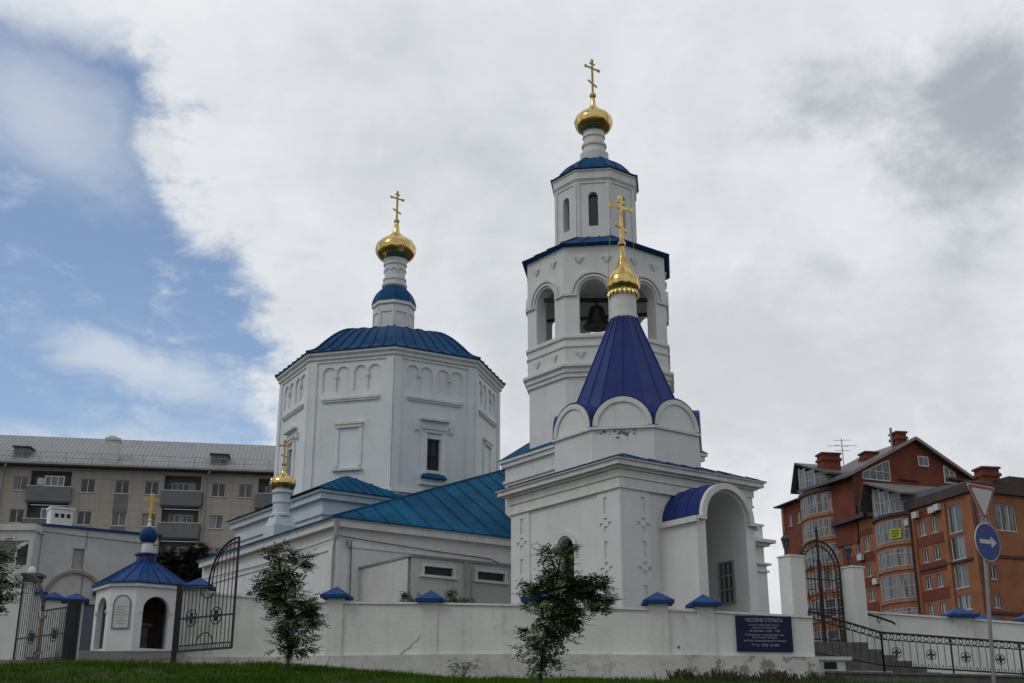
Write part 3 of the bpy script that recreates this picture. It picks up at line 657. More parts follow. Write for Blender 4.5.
# ---------------------------------------------------------------- octagonal church
OC, OT = (-5.97,57.9), 7
def church():
    t = thing('church', (OC[0],OC[1],5.6), 'white octagonal church with blue faceted dome, lantern and golden cupola', 'church')
    b = MB(); niche = MB(); trim = MB(); led = MB()
    for k in range(8):
        f, L = octf(OC, 5.36, OT, k); m = L/2
        win = k in (0, 6, 2, 4)       # open window on these faces, blind on the others
        hs = []
        if win: hs.append((m, .34, 13.75, 15.2, False))
        # recessed arcade: 2 pairs of two small arches, depth .07
        hs2 = []
        wall(b, f, 0, L, 10, 17.25, .35, hs)
        # arcade zone 17.25..18.75 as an applied layer with arched cut-outs
        b.fbox(f, 0, L, .08, .35, 17.2, 19.1)
        hol = [(m+q_,.32,17.3,18.2,True) for q_ in (-1.11,-.43,.43,1.11)]
        wall(b, f, 0, L, 17.25, 19.1, .08, hol)
        for s_ in (-1,1): MB().fbox(f, m+s_*.77-.09, m+s_*.77+.09, -.03, .06, 17.98, 18.14).build('bracket', PLC, t)
        led.fbox(f, m-1.4, m+1.4, -.12, -.003, 16.93, 17.03); led.fbox(f, m-1.35, m+1.35, -.08, -.004, 16.84, 16.925)
        # corner pilaster strips
        b.fbox(f, .0, .36, -.07, -.002, 10, 18.8); b.fbox(f, L-.36, L, -.07, -.002, 10, 18.8)
        if win:
            q = MB()
            led.fbox(f, m-.72, m+.72, -.22, -.003, 16.0, 16.1)
            led.fbox(f, m-.55, m+.55, -.14, -.003, 15.6, 15.7); led.fbox(f, m-.5, m+.5, -.10, -.003, 15.45, 15.59)
            led.fbox(f, m-.95, m-.75, -.12, -.003, 15.5, 15.8); led.fbox(f, m+.75, m+.95, -.12, -.003, 15.5, 15.8)
            for s_ in (-1,1): b.fbox(f, m+s_*.47-.12, m+s_*.47+.12, -.08, -.003, 13.5, 15.44)
            led.fbox(f, m-.7, m+.7, -.15, -.003, 13.05, 13.15)
            window(f, t, m, .34, 13.78, 15.18, .22, mull=1, trans=.5, fw=.035, m=FRAMEB, g=GL[0], sill=False)
            q.hexa([f.p(m-.62,-.24,13.35),f.p(m+.62,-.24,13.35),f.p(m+.62,-.003,13.35),f.p(m-.62,-.003,13.35)],[f.p(m-.5,-.05,13.6),f.p(m+.5,-.05,13.6),f.p(m+.5,-.003,13.6),f.p(m-.5,-.003,13.6)]); q.build('window_sill', TEAL, t)
        else:
            led.fbox(f, m-.68, m+.68, -.14, -.003, 15.75, 15.85); led.fbox(f, m-.62, m+.62, -.10, -.003, 15.6, 15.745)
            for s_ in (-1,1): b.fbox(f, m+s_*.56-.08, m+s_*.56+.08, -.06, -.003, 13.85, 15.595)
            q = MB(); q.fbox(f, m-.7, m+.7, -.16, -.003, 13.62, 13.72); q.build('window_sill', PLB, t)
    b.build('wall', PLO, t); led.build('moulding', PLC, t)
    c = MB(); ringp(c, OC, [(5.2,18.72),(5.42,18.74),(5.42,18.86),(5.5,18.9),(5.5,19.02),(5.62,19.1),(5.62,19.2),(5.0,19.21)], OT); ringp(c, OC, [(5.2,12.6),(5.5,12.6),(5.46,12.75),(5.2,12.76)], OT)
    c.build('cornice', PLC, t)
    prof = catmull([(5.68,19.27),(5.1,19.55),(4.45,20.15),(3.7,20.75),(2.8,21.18),(1.1,21.5)], 3)
    r = MB(); ringp(r, OC, [(5.68,19.215)]+prof, OT)
    for k in range(8):
        for j in range(7):
            s = (j+.0)/7; pts = []
            for rr, z in prof:
                a, c2 = octv(OC, rr+.02, OT, k), octv(OC, rr+.02, OT, k+1); pts.append((a[0]+(c2[0]-a[0])*s, a[1]+(c2[1]-a[1])*s, z+.02))
            if j % 2 and j: pts = pts[:11]
            r.tube(pts, .028 if j else .05, 4)
    r.build('dome', COBALT, t)
    for nm_, pr_ in (('lantern_drum', [(1.0,21.3),(1.0,22.97),(1.12,23.02),(1.12,23.18),(.9,23.19)]),):
        l = MB(); ringp(l, OC, pr_, OT)
        for k in range(8):
            f, L = octf(OC, 1.0, OT, k); l.fbox(f, .0,.09,-.05,-.002,21.5,22.92); l.fbox(f, L-.09,L,-.05,-.002,21.5,22.92); l.fbox(f, .09, L-.09, -.05,-.002,22.6,22.92)
        l.build(nm_, PL, t)
    s = MB(); ringp(s, OC, catmull([(1.14,23.18),(1.04,23.55),(.84,23.9),(.55,24.16),(.4,24.2)],4), OT); s.build('lantern_roof', COBALT, t)
    n = MB(); n.lathe(OC, [(.54,24.1),(.64,24.2),(.64,24.32),(.54,24.36),(.54,24.5),(.60,24.53),(.60,24.6),(.53,24.64),(.53,25.3),(.60,25.36),(.60,25.44),(.55,25.48),(.64,25.65),(.64,25.75)], 24)
    for k in range(10):
        f = F((OC[0]+.53*math.sin(.63*k), OC[1]-.53*math.cos(.63*k)), math.degrees(.63*k)); arch_band(n, f, 0, .11, .15, 24.98, -.04, .0, 6)
    n.build('neck', PL, t, smooth=True)
    onion(OC, 25.65, 1.03, t, GOLD, 2.15); cross(OC, 27.72, 1.5, 37, t, GOLDP, .045, .15)
    return t
CH = church()
# square base under the octagon with its small apse roofs
def cube():
    t = CH
    P = (-7.85,50.1); fR = F(P, RA); fL = F(P, LA)
    b = MB(); b.fbox(fR, 0, 9.8, 0, 8.9, 5.3, 11.75)
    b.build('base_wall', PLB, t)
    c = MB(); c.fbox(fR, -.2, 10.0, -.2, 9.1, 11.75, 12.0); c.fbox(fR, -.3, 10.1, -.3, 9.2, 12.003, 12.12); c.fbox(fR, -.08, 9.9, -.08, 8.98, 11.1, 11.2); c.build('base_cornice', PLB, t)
    r = MB(); z0 = 12.13; a = fR.p(-.42,-.42,z0); bq = fR.p(4.2,-.42,z0); cq = fR.p(-.42,5.2,z0); ap = fR.p(2.0,1.7,13.3)
    r.poly([a,bq,ap]); r.poly([a,ap,cq]); r.poly([bq,fR.p(4.2,3,z0),ap]); r.poly([cq,ap,fR.p(3,5.2,z0)])
    r.seams([a,bq,ap], (fR.e[1],-fR.e[0],-.5), .5); r.seams([a,ap,cq], (-fR.e[0],-fR.e[1],-.5), .5)
    e = MB(); r.hexa([fR.p(-.42,5.2,z0-.003),fR.p(4,5.2,z0-.003),fR.p(4,9.2,z0-.003),fR.p(-.42,9.2,z0-.003)],[fR.p(-.42,5.2,z0),fR.p(1.2,5.2,13.0),fR.p(1.2,9.2,12.6),fR.p(-.42,9.2,z0)])
    r.build('corner_roof', TEAL, t)
cube()

# low aisle with the big teal roof
KC = (-6.16,42.0)
tt = []
def aisle():
    t = thing('church_aisle', (KC[0],KC[1],5), 'low white church wing with a broad teal roof and a small golden cupola', 'church wing')
    W0 = F(KC, RA).p(.3,.3,0)[:2]; fR = F(W0, RA); fL = F(W0, LA)
    b = MB(); wall(b, fR, 0, 11, 4.2, 9.3, .4); wall(b, fL, -12.2, 0, 4.2, 9.3, .4, [(-3.4,.42,5.2,7.3,True),(-7.2,.42,5.2,7.3,True)])
    b.fbox(fR, 0, .42, -.08, -.003, 4.2, 8.6); b.fbox(fL, -.45, 0, -.08, -.003, 4.2, 8.6); b.fbox(fR, .42, 11, -.05, -.003, 8.55, 8.72); b.fbox(fL, -12.2, -.45, -.05, -.003, 8.45, 8.62)
    b.build('wall', PL, t)
    for u in (-3.4,-7.2): window(fL, t, u, .42, 5.2, 7.3, .3, arched=True, fw=.05, g=GL[0])
    K = F(KC, RA)
    c = MB(); c.fbox(K, .05, 11.2, .05, .6, 9.2, 9.42); c.fbox(K, .0, 11.3, 0, .5, 9.42, 9.5); c.fbox(K, .05,.6,.601,12.3,9.2,9.42); c.fbox(K, 0,.5,.501,12.4,9.42,9.5)
    c.build('cornice', PLC, t)
    z = 9.51; hp = (11.9,6.7,13.95)       # top end of the hip, beside the tower base
    A_ = K.p(-.06,-.06,z); B_ = K.p(13,-.06,z); H_ = K.p(*hp); H2 = K.p(13,hp[1],hp[2]); D_ = K.p(-.06,12.4,z); H3 = K.p(3.4,12.4,10.6); H4 = K.p(9.5,7.4,13.0)
    r = MB(); r.poly([A_,B_,H2,H_]); r.poly([A_,H_,H4,H3,D_])
    r.seams([A_,B_,H2,H_], (K.e[1],-K.e[0],-.6), .92, .03, .04); r.bar(A_, H_, .1, .08); r.bar(H_, H2, .1,.08)
    r.poly([A_,B_,K.p(11.3,-.06,z-.05),K.p(-.06,-.06,z-.05)]); r.poly([A_,D_,K.p(-.06,12.4,z-.05),K.p(-.06,-.06,z-.05)])
    r.build('roof', TEAL, t)
    d = MB(); d.tube([K.p(.1,-.05,9.42),K.p(.12,.0,9.0),K.p(.1,.12,8.4),K.p(.1,.16,4.4)], .045, 8); d.lathe(K.xy(.1,-.02),[(.05,8.7),(.09,8.8),(.10,9.4),(.08,9.41)],8); d.build('drainpipe', PIPE, t)
    w_ = MB(); w_.tube([fR.p(0,-.1,8.9),fR.p(1.5,-.1,8.82),fR.p(4,-.1,8.72),fR.p(6.4,-.1,8.66),fR.p(6.9,-.1,8.5),fR.p(7.6,-.1,8.5)],.02,4); w_.tube([fL.p(-12,-.1,8.7),fL.p(-6,-.1,8.6),fL.p(-2,-.1,8.75),fL.p(0,-.1,8.8)],.018,4); w_.tube([fR.p(.55,-.06,8.8),fR.p(.6,-.06,4.5)],.02,4); w_.build('cable', mat('grey_cable', (.12,.12,.12), .7), t)
    l = MB(); l.tube([fR.p(4.3,-.03,8.35),fR.p(4.35,-.3,8.28)],.05,6); l.build('wall_lamp', IRON, t); l = MB(); l.tube([fR.p(7.0,-.12,8.5),fR.p(7.15,-.14,8.05)],.06,6); l.build('floodlight', IRON, t)
    tt.append(t)
    l = MB(); l.tube([fR.p(.35,-.1,8.75),fR.p(.4,-.22,8.5)],.06,6); l.build('loudspeaker', STEEL, t)
    return fR, fL
AR, AL = aisle()
# boxy grey annex in front of the aisle
ANX, AZT, AU1, AU2 = .93, 7.82, 1.07, 3.18
def annex():
    P = AR.p(ANX,-3.5,0)[:2]; t = thing('annex', (P[0],P[1],4.5), 'grey flat roofed annex with two narrow strip windows against the low church wing', 'annex')
    f = F(P, RA); b = wall(MB(), f, 0, 5.0, 4.2, AZT, .2, [(AU1,.56,AZT-.52,AZT-.26,False),(AU2,.56,AZT-.52,AZT-.26,False)]); b.fbox(f, 0,.2,.2,3.5,4.2,AZT)
    b.build('wall', PLG, t)
    r = MB(); r.fbox(f, -.04, 5.05, -.05, 3.49, AZT+.002, AZT+.07); r.build('roof', STEEL, t)
    for u in (AU1,AU2):
        z_ = AZT-.52; q = MB(); q.fbox(f, u-.66,u+.66,-.04,-.003,z_+.263,z_+.34); q.fbox(f,u-.66,u-.563,-.04,-.003,z_-.04,z_+.26); q.fbox(f,u+.563,u+.66,-.04,-.003,z_-.04,z_+.26); q.fbox(f,u-.74,u+.74,-.08,-.003,z_-.1,z_-.045); wo_ = q.build('window', PLC, t)
        MB().poly([f.p(u-.56,.1,z_),f.p(u+.56,.1,z_),f.p(u+.56,.1,z_+.26),f.p(u-.56,.1,z_+.26)]).build('pane', GL[0], wo_)
    d = MB(); d.tube([f.p(2.1,-.06,AZT),f.p(2.1,-.06,4.3)],.04,6); d.tube([f.p(2.35,-.06,AZT),f.p(2.35,-.06,4.3)],.035,6); d.build('drainpipe', PIPE, t)
annex()
# little golden cupola on the aisle's eaves
def cupola():
    c = F(KC, RA).xy(.65,5.75); z0 = 9.93; t = tt[0]
    p = MB(); p.box((c[0],c[1],0),(.95,.95,0),RA,z0-.6,z0+.12); p.hexa([( *F(c,RA).xy(u,d),z0+.12) for u,d in ((-.45,-.45),(.45,-.45),(.45,.45),(-.45,.45))],[( *F(c,RA).xy(u,d),z0+.5) for u,d in ((-.33,-.33),(.33,-.33),(.33,.33),(-.33,.33))])
    p.build('cupola_pedestal', PLB, t)
    n = MB(); n.lathe(c, [(.33,z0+.45),(.42,z0+.5),(.42,z0+.58),(.33,z0+.62),(.33,z0+1.0),(.37,z0+1.02),(.37,z0+1.1),(.33,z0+1.12),(.33,z0+1.38),(.40,z0+1.42),(.40,z0+1.5),(.34,z0+1.56)],20); n.build('cupola_drum', PLB, t, smooth=True)
    onion(c, z0+1.52, .50, t, GOLD, 1.02, neck=.6); cross(c, z0+2.5, .85, 10, t, GOLDP, .035, .09)
cupola()

# ---------------------------------------------------------------- bell tower
TC, TT = (3.6,48.0), 14.9
def tower():
    t = thing('bell_tower', (TC[0],TC[1],5.3), 'tall white bell tower with arched belfry, blue roofs and golden cupola', 'bell tower')
    a = R(RA); h = 2.78; P = (TC[0]-h*(math.cos(a)-math.sin(a)), TC[1]-h*(math.sin(a)+math.cos(a))); fb = F(P, RA)
    b = MB(); b.fbox(fb, 0, 2*h, 0, 2*h, 5.2, 12.7); b.fbox(fb, -.07, 2*h+.07, -.07, 2*h+.07, 12.05, 12.15); b.fbox(fb, -.12, 2*h+.12, -.12, 2*h+.12, 12.702, 12.88); b.fbox(fb, -.2, 2*h+.2, -.2, 2*h+.2, 12.883, 13.0)
    b.build('base', PLC, t)
    r = MB(); q = ((-.23,-.23),(2*h+.23,-.23),(2*h+.23,2*h+.23),(-.23,2*h+.23)); r.hexa([fb.p(u,d,13.003) for u,d in q],[fb.p(h+(u-h)*.35,h+(d-h)*.35,14.6) for u,d in q]); r.build('base_roof', TEAL, t)
    s = MB(); tr = MB(); dent = MB()
    ringp(s, TC, [(3.0,13),(3.0,15.6)], TT)
    ringp(tr, TC, [(2.8,15.53),(3.09,15.58),(3.09,15.72),(3.16,15.76),(3.16,15.9),(3.27,15.97),(3.27,16.08),(2.8,16.12)], TT)
    ringp(s, TC, [(3.06,16.1),(3.06,17.0)], TT); ringp(tr, TC, [(2.9,16.78),(3.12,16.81),(3.12,16.88),(2.9,16.92)], TT); ringp(tr, TC, [(2.9,17.14),(3.14,17.16),(3.14,17.26),(2.9,17.28)], TT)
    for k in range(8):
        f, L = octf(TC, 3.06, TT, k); m = L/2
        wall(s, f, 0, L, 17.0, 21.2, .5, [(m,.58,17.35,19.05,True)], back=True)
        arch_band(tr, f, m, .66, .76, 19.05, -.07, -.003); arch_band(tr, f, m, .80, .90, 19.05, -.11, -.003)
        for u0, u1 in ((0,m-.66),(m+.66,L)): tr.fbox(f, u0, u1, -.09, -.003, 18.93, 19.05)
        for u in (m-.55, m+.55):
            for zt_ in (20.6, 16.62):
                dent = MB()
                for q_, w_ in enumerate((.17,.11,.05)): dent.fbox(f, u-w_, u+w_, -.07+.01*q_, -.003, zt_-.09*(q_+1), zt_-.09*q_-.002)
                dent.build('bracket', PLC, t)
        pass
    ringp(s, TC, [(2.5,17.0),(2.5,17.05)], TT); ringp(s, TC, [(2.9,20.95),(2.9,21.15)], TT)
    s.build('wall', PL, t); tr.build('moulding', PLC, t)
    r = MB(); ringp(r, TC, [(3.22,21.05),(3.30,21.12),(2.6,21.5),(1.8,21.95),(1.0,22.0)], TT)
    for k in range(8):
        for rr in (0,.33,.66):
            pts = []
            for R_, z in ((3.3,21.14),(2.6,21.52),(1.8,21.97)):
                a_, c_ = octv(TC,R_,TT,k), octv(TC,R_,TT,k+1); pts.append((a_[0]+(c_[0]-a_[0])*rr, a_[1]+(c_[1]-a_[1])*rr, z))
            r.tube(pts, .03, 4)
    r.build('belfry_roof', COBALT, t)
    u_ = MB(); c = MB()
    for k in range(8):
        f, L = octf(TC, 1.79, TT, k); m = L/2
        wall(u_, f, 0, L, 21.9, 24.5, .3, [(m,.2,22.45,23.8,True)], back=True)
        u_.fbox(f, 0,.13,-.05,-.002,21.95,24.4); u_.fbox(f, L-.13,L,-.05,-.002,21.95,24.4)
    ringp(c, TC, [(1.7,24.38),(1.83,24.4),(1.83,24.5),(1.9,24.6),(1.9,24.9),(1.95,24.94),(1.95,25.0),(1.7,25.02)], TT)
    u_.build('upper_wall', PL, t); c.build('cornice', PLC, t)
    for k in (7, 0, 1, 3, 5):
        f, L = octf(TC, 1.79, TT, k); q = MB()
        q.fbox(f, L/2-.2, L/2+.2, .2, .23, 22.45, 22.5); q.poly([f.p(L/2-.2,.24,22.45),f.p(L/2+.2,.24,22.45)]+[f.p(u,.24,z) for u,z in reversed(arcp(L/2,.2,23.8))]); q.build('window', GL[0], t)
    prof = catmull([(2.0,25.01),(2.0,25.07),(1.72,25.16),(1.55,25.4),(1.2,25.78),(.75,26.08),(.5,26.15)], 3)
    d = MB(); ringp(d, TC, prof, TT)
    for k in range(8):
        for rr in (0,.5):
            pts = []
            for R_, z in prof[3:]:
                a_, c_ = octv(TC,R_+.01,TT,k), octv(TC,R_+.01,TT,k+1); pts.append((a_[0]+(c_[0]-a_[0])*rr, a_[1]+(c_[1]-a_[1])*rr, z+.01))
            d.tube(pts, .025, 4)
    d.build('dome', COBALT, t)
    n = MB(); n.lathe(TC, [(.55,26.0),(.62,26.35),(.62,26.55),(.5,26.62),(.48,26.85),(.55,26.9),(.55,27.0),(.46,27.05),(.44,27.3),(.5,27.35),(.5,27.42),(.46,27.5),(.5,27.75),(.55,27.85)],24); n.build('neck', PL, t, smooth=True)
    onion(TC, 27.62, .83, t, GOLD, 1.8); cross(TC, 29.35, 1.62, 37, t, GOLDP, .045, .15)
tower()
def bell(x, y, z, s, label):
    t = thing('bell', (x,y,z), label, 'bell', 'bells hanging in the belfry')
    prof = catmull([(.50*s,z),(.42*s,z+.12*s),(.33*s,z+.35*s),(.27*s,z+.62*s),(.2*s,z+.76*s),(.05*s,z+.8*s)],4)
    MB().lathe((x,y), prof, 24).build('bell_body', BRONZE, t, smooth=True)
    MB().tube([(x,y,z+.8*s),(x,y,z+1.05*s)],.05*s,6).build('hanger', BRONZE, t)
    MB().tube([(x,y,z+.5*s),(x,y,z-.02*s)],.03*s,6,.07*s).build('clapper', IRON, t)
bell(3.42,46.3,17.95,1.15,'largest dark bronze bell in the front arch of the belfry')
bell(2.15,47.6,17.9,.75,'small dark bronze bell seen in the left arch of the belfry')
bell(5.0,47.2,17.95,.8,'dark bronze bell seen in the right arch of the belfry')
bm = MB(); bm.bar((1.3,46.5,19.2),(5.9,46.5,19.2),.14,.16); bm.bar((1.2,47.8,18.75),(5.95,47.0,18.8),.12,.12)
tag(bm.build('bell_beam', mat('dark_timber', (.05,.04,.03), .8), org=(3.6,46.5,19.2)), 'dark beams across the belfry that carry the bronze bells', 'beam')

# white building part showing right of the porch
def narthex():
    P = (9.05,44.0); f = F(P, RA)
    t = thing('church_vestibule', (P[0],P[1],5.2), 'white cornered vestibule of the church showing right of the arched porch', 'vestibule')
    b = MB(); b.fbox(f, -4.2, 0, 0, 6, 5.1, 9.5); b.fbox(f, -.5,.04,-.05,6.05,5.1,8.1)
    b.build('wall', PL, t)
    c = MB(); c.fbox(f, -4.3,.16,-.16,6.2,8.78,8.88); c.fbox(f,-4.4,.32,-.32,6.3,8.883,9.0); c.fbox(f,-.56,.10,-.12,6.15,7.85,7.92); c.fbox(f,-.56,.16,-.18,6.15,8.1,8.17); c.fbox(f,-4.25,.05,-.05,6.05,9.503,9.58); c.build('cornice', PLC, t)
narthex()

# ---------------------------------------------------------------- porch chapel with the tent roof
PC = (3.08,34.42)
def porch():
    t = thing('porch_chapel', (PC[0],PC[1],4.3), 'white square chapel with a violet blue tent roof, semicircular gables and an arched porch', 'chapel')
    fR, fL = F(PC, RA), F(PC, LA); SR, SL = 5.25, 5.3
    b = MB()
    wall(b, fL, -SL, 0, 3.9, 9.35, .4, [(-2.52,.36,5.4,7.45,True)]); wall(b, fR, 0, SR, 3.9, 9.35, .4, [(2.65,.8,3.95,8.04,True)])
    fbk = F(fR.xy(SR,0), RA+90); b.fbox(fR, SR-.3, SR, .41, SL, 3.9, 9.35); b.fbox(fR, .4, SR-.3, SL-.3, SL, 3.9, 9.35)
    # niche behind the porch arch
    n = MB()
    for f, u0, u1, us in ((fL,-SL,0,(-.62,-4.72)),(fR,0,SR,(.82,4.7))):
        g = F(f.xy(0,-.04), f.az)
        for (a_, c_), uc in zip(((u1-.98, u1+(.06 if f is fL else 0)),(u0-(.0 if f is fL else 0), u0+.98)) if f is fL else ((u0-.06,u0+.98),(u1-.98,u1)), us):
            hl = []
            for zt_ in (8.72, 7.45, 6.2):       # recessed slots and little crosses
                hl += [(uc,.075,zt_-.50,zt_,False)]
                hl += [(uc,.075,zt_-.70,zt_-.60,False),(uc,.075,zt_-1.0,zt_-.84,False),(uc-.19,.075,zt_-.84,zt_-.73,False),(uc+.19,.075,zt_-.84,zt_-.73,False)]
            wall(b, g, a_, c_, 3.9, 8.9, .038, hl, ends=True)
    b.build('wall', PL, t)
    c = MB()
    c.fbox(fR, -.10, SR+.10, -.10, SL+.10, 8.9, 8.96); c.fbox(fR, -.07, SR+.07, -.07, SL+.07, 8.963, 9.22); c.fbox(fR, -.11, SR+.11, -.11, SL+.11, 9.223, 9.45); c.fbox(fR, -.2, SR+.2, -.2, SL+.2, 9.453, 9.52); c.fbox(fR, -.34, SR+.34, -.34, SL+.34, 9.523, 9.66); c.fbox(fR, -.40, SR+.40, -.40, SL+.40, 9.663, 9.71)
    c.build('cornice', PLC, t)
    # arched window left face
    a = MB(); arch_band(a, fL, -2.52, .42, .56, 7.45, -.07, -.003); a.build('window_surround', PLC, t)
    window(fL, t, -2.52, .36, 5.4, 7.45, .25, arched=True, mull=1, trans=.5, fw=.05, m=FRAMEB, g=GL[0])
    # low blue roof
    r = MB(); q = ((-.43,-.43),(SR+.43,-.43),(SR+.43,SL+.43),(-.43,SL+.43)); r.hexa([fR.p(u,d,9.713) for u,d in q],[fR.p(2.7+(u-2.7)*.3,2.65+(d-2.65)*.3,10.5) for u,d in q])
    for i in range(4):
        A_, B_ = fR.p(*q[i],9.713), fR.p(*q[(i+1)%4],9.713); C_ = fR.p(2.7+(q[(i+1)%4][0]-2.7)*.3,2.65+(q[(i+1)%4][1]-2.65)*.3,10.5); D_ = fR.p(2.7+(q[i][0]-2.7)*.3,2.65+(q[i][1]-2.65)*.3,10.5)
        mid = Vector(A_)+Vector(B_)-Vector(C_)-Vector(D_); r.seams([A_,B_,C_,D_], mid, .6, .02, .025)
    r.build('lower_roof', VIOLET, t)
    # octagonal drum with semicircular gables
    D = (3.72,38.12); th = 13
    d = MB(); ringp(d, D, [(2.44,9.6),(2.44,11.12)], th); k_ = MB(); m2 = MB(); sv_ = MB()
    ringp(m2, D, [(2.4,11.0),(2.52,11.02),(2.52,11.10),(2.4,11.12)], th)
    for k in range(8):
        f, L = octf(D, 2.46, th, k); m = L/2; rr = L/2-.02
        pts = arcp(m, rr, 11.12, 18)
        ring0 = [f.p(u,0,z) for u,z in pts]; ring1 = [f.p(u,.25,z) for u,z in pts]
        k_.hexa(ring0, ring1)
        arch_band(m2, f, m, rr-.17, rr-.015, 11.125, -.05, -.003, 18)
        # blue barrel running back into the tent
        p2 = arcp(m, rr+.05, 11.12, 14); a0 = [f.p(u,.02 if 0 else -.03,z) for u,z in p2]; a1 = [f.p(u,1.5,z) for u,z in p2]; n0 = sv_.vs(a0+a1)
        for i in range(14): sv_.f.append((n0+i,n0+i+1,n0+16+i,n0+15+i))
        p3 = arcp(m, rr-.0, 11.12, 14); a2 = [f.p(u,-.03,z) for u,z in p3]; n1 = sv_.vs(a0+a2)
        for i in range(14): sv_.f.append((n1+i,n1+i+1,n1+16+i,n1+15+i))
    d.build('drum', PL, t); k_.build('kokoshnik_gable', PL, t); m2.build('gable_moulding', PLC, t); sv_.build('gable_roof', VIOLET, t, recalc=False)
    rn = random.Random(2); f7, L7 = octf(D, 2.44, th, -1)
    for _ in range(26):
        u_ = rn.uniform(.15, L7*.75); z_ = 10.98-abs(rn.gauss(0,.12)); s_ = rn.uniform(.015,.06); q_ = MB()
        q_.poly([f7.p(u_+s_*rn.uniform(.6,1.5)*math.cos(a_), -.004, z_+s_*rn.uniform(.4,1.1)*math.sin(a_)) for a_ in (0,.9,1.8,2.7,3.6,4.5,5.4)]); q_.build('peeled_plaster', mat('exposed_render', (.20,.19,.165), .95), t)
    te = MB(); prof = [(2.36,11.15),(1.98,11.75),(1.68,12.35),(.44,15.35),(.40,15.42)]; ringp(te, D, prof, th)
    for k in range(8):
        for s_ in (0,.5):
            pts = []
            for R_, z in prof[:4]:
                a_, c_ = octv(D,R_+.01,th,k), octv(D,R_+.01,th,k+1); pts.append((a_[0]+(c_[0]-a_[0])*s_, a_[1]+(c_[1]-a_[1])*s_, z))
            te.tube(pts, .022, 4)
    te.build('tent_roof', VIOLET, t)
    ne = MB().lathe(D, [(.42,15.3),(.46,15.34),(.46,15.44),(.42,15.46),(.42,16.2)], 24).build('neck', PL, t, smooth=True)
    g = MB(); g.lathe(D, [(.4,16.15),(.5,16.2),(.5,16.3),(.44,16.34)], 24)
    for k in range(20): a_ = 2*math.pi*k/20; g.lathe((D[0]+.49*math.sin(a_),D[1]-.49*math.cos(a_)), [(.035,16.12),(.045,16.22),(.01,16.28)], 6)
    g.build('gold_collar', GOLD, t, smooth=True)
    onion(D, 16.28, .56, t, GOLD, 1.72, tall=True, neck=.75); cross(D, 17.95, 1.55, RA-3, t, GOLD, .06, .13, .27)
    sw = MB(); f = F(D, RA-3)
    for u in (-1,1): sw.tube([f.p(u*.42,0,19.25), f.p(u*.62,0,16.6)], .008, 4)
    sw.build('stay_wire', STEEL, t)
    # arched porch
    off = 1.5; fp = F(fR.xy(0,-off), RA)
    p = MB(); wall(p, fp, 1.45, 3.85, 3.7, 8.04, .32, [(2.65,.8,3.75,8.03,False)])
    p.v, p.f = [], []
    for u0, u1 in ((1.50,1.85),(3.45,3.80)): p.fbox(fp, u0, u1, 0, off-.003, 3.6, 8.04)
    # front tympanum ring and barrel inside
    arch_band(p, fp, 2.65, .80, .98, 8.04, 0, off-.003, 20)
    p.fbox(fp, 1.55, 3.75, 0, 1.5, 3.5, 4.1)
    p.build('porch_wall', PL, t)
    pm = MB(); arch_band(pm, fp, 2.65, .86, 1.04, 8.04, -.14, -.003, 20)
    for u0, u1 in ((1.46,1.78),(3.52,3.84)): pm.fbox(fp, u0, u1, -.15, -.003, 7.94, 8.03)
    pm.fbox(fp, 1.38, 1.499, -.1, off-.1, 7.86, 8.02); pm.fbox(fp, 3.801, 3.92, -.1, off-.1, 7.86, 8.02)
    pm.build('porch_moulding', PLC, t)
    pr_ = MB(); p2 = arcp(2.65, 1.07, 8.03, 18); a0 = [fp.p(u,-.0,z) for u,z in p2]; a1 = [fp.p(u,off+.35,z) for u,z in p2]; n0 = pr_.vs(a0+a1)
    for i in range(18): pr_.f.append((n0+i,n0+i+1,n0+20+i,n0+19+i))
    p3 = arcp(2.65, .97, 8.03, 18); n1 = pr_.vs(a0+[fp.p(u,.0,z) for u,z in p3])
    for i in range(18): pr_.f.append((n1+i,n1+i+1,n1+20+i,n1+19+i))
    for uu in (.5, 1.0):
        pr_.tube([fp.p(u,uu,z+.01) for u,z in arcp(2.65,1.08,8.03,18)], .015, 4)
    pr_.build('porch_roof', VIOLET, t, recalc=False)
    # passage behind: side walls, vault and back wall
    i_ = MB()
    for u0, u1 in ((1.6,1.85),(3.45,3.7)): i_.fbox(fR, u0, u1, .401, 3.0, 3.9, 8.04)
    arch_band(i_, fR, 2.65, .8, 1.0, 8.04, .401, 3.0, 16); i_.fbox(fR, 1.85, 3.45, 2.8, 3.0, 3.9, 9.0); i_.fbox(fR, 1.85,3.45,.0,2.8,3.7,4.15)
    i_.build('passage', PL, t)
    w_ = MB(); g_ = F(fR.xy(3.44,0), RA+90)
    # window with a grille on the right inner wall of the passage
    w_.fbox(g_, -.95, -.38, .0, .03, 5.85, 7.0)
    wo_ = w_.build('window', GL[2], t); w2 = MB()
    for u in (-.95,-.76,-.57,-.38): w2.fbox(g_, u-.02, u+.02, .035, .06, 5.78, 7.02)
    for z in (5.8,6.2,6.6,7.0): w2.fbox(g_, -.97, -.36, .035, .06, z-.02, z+.02)
    w2.build('window_grille', PIPE, wo_)
    return t
porch()

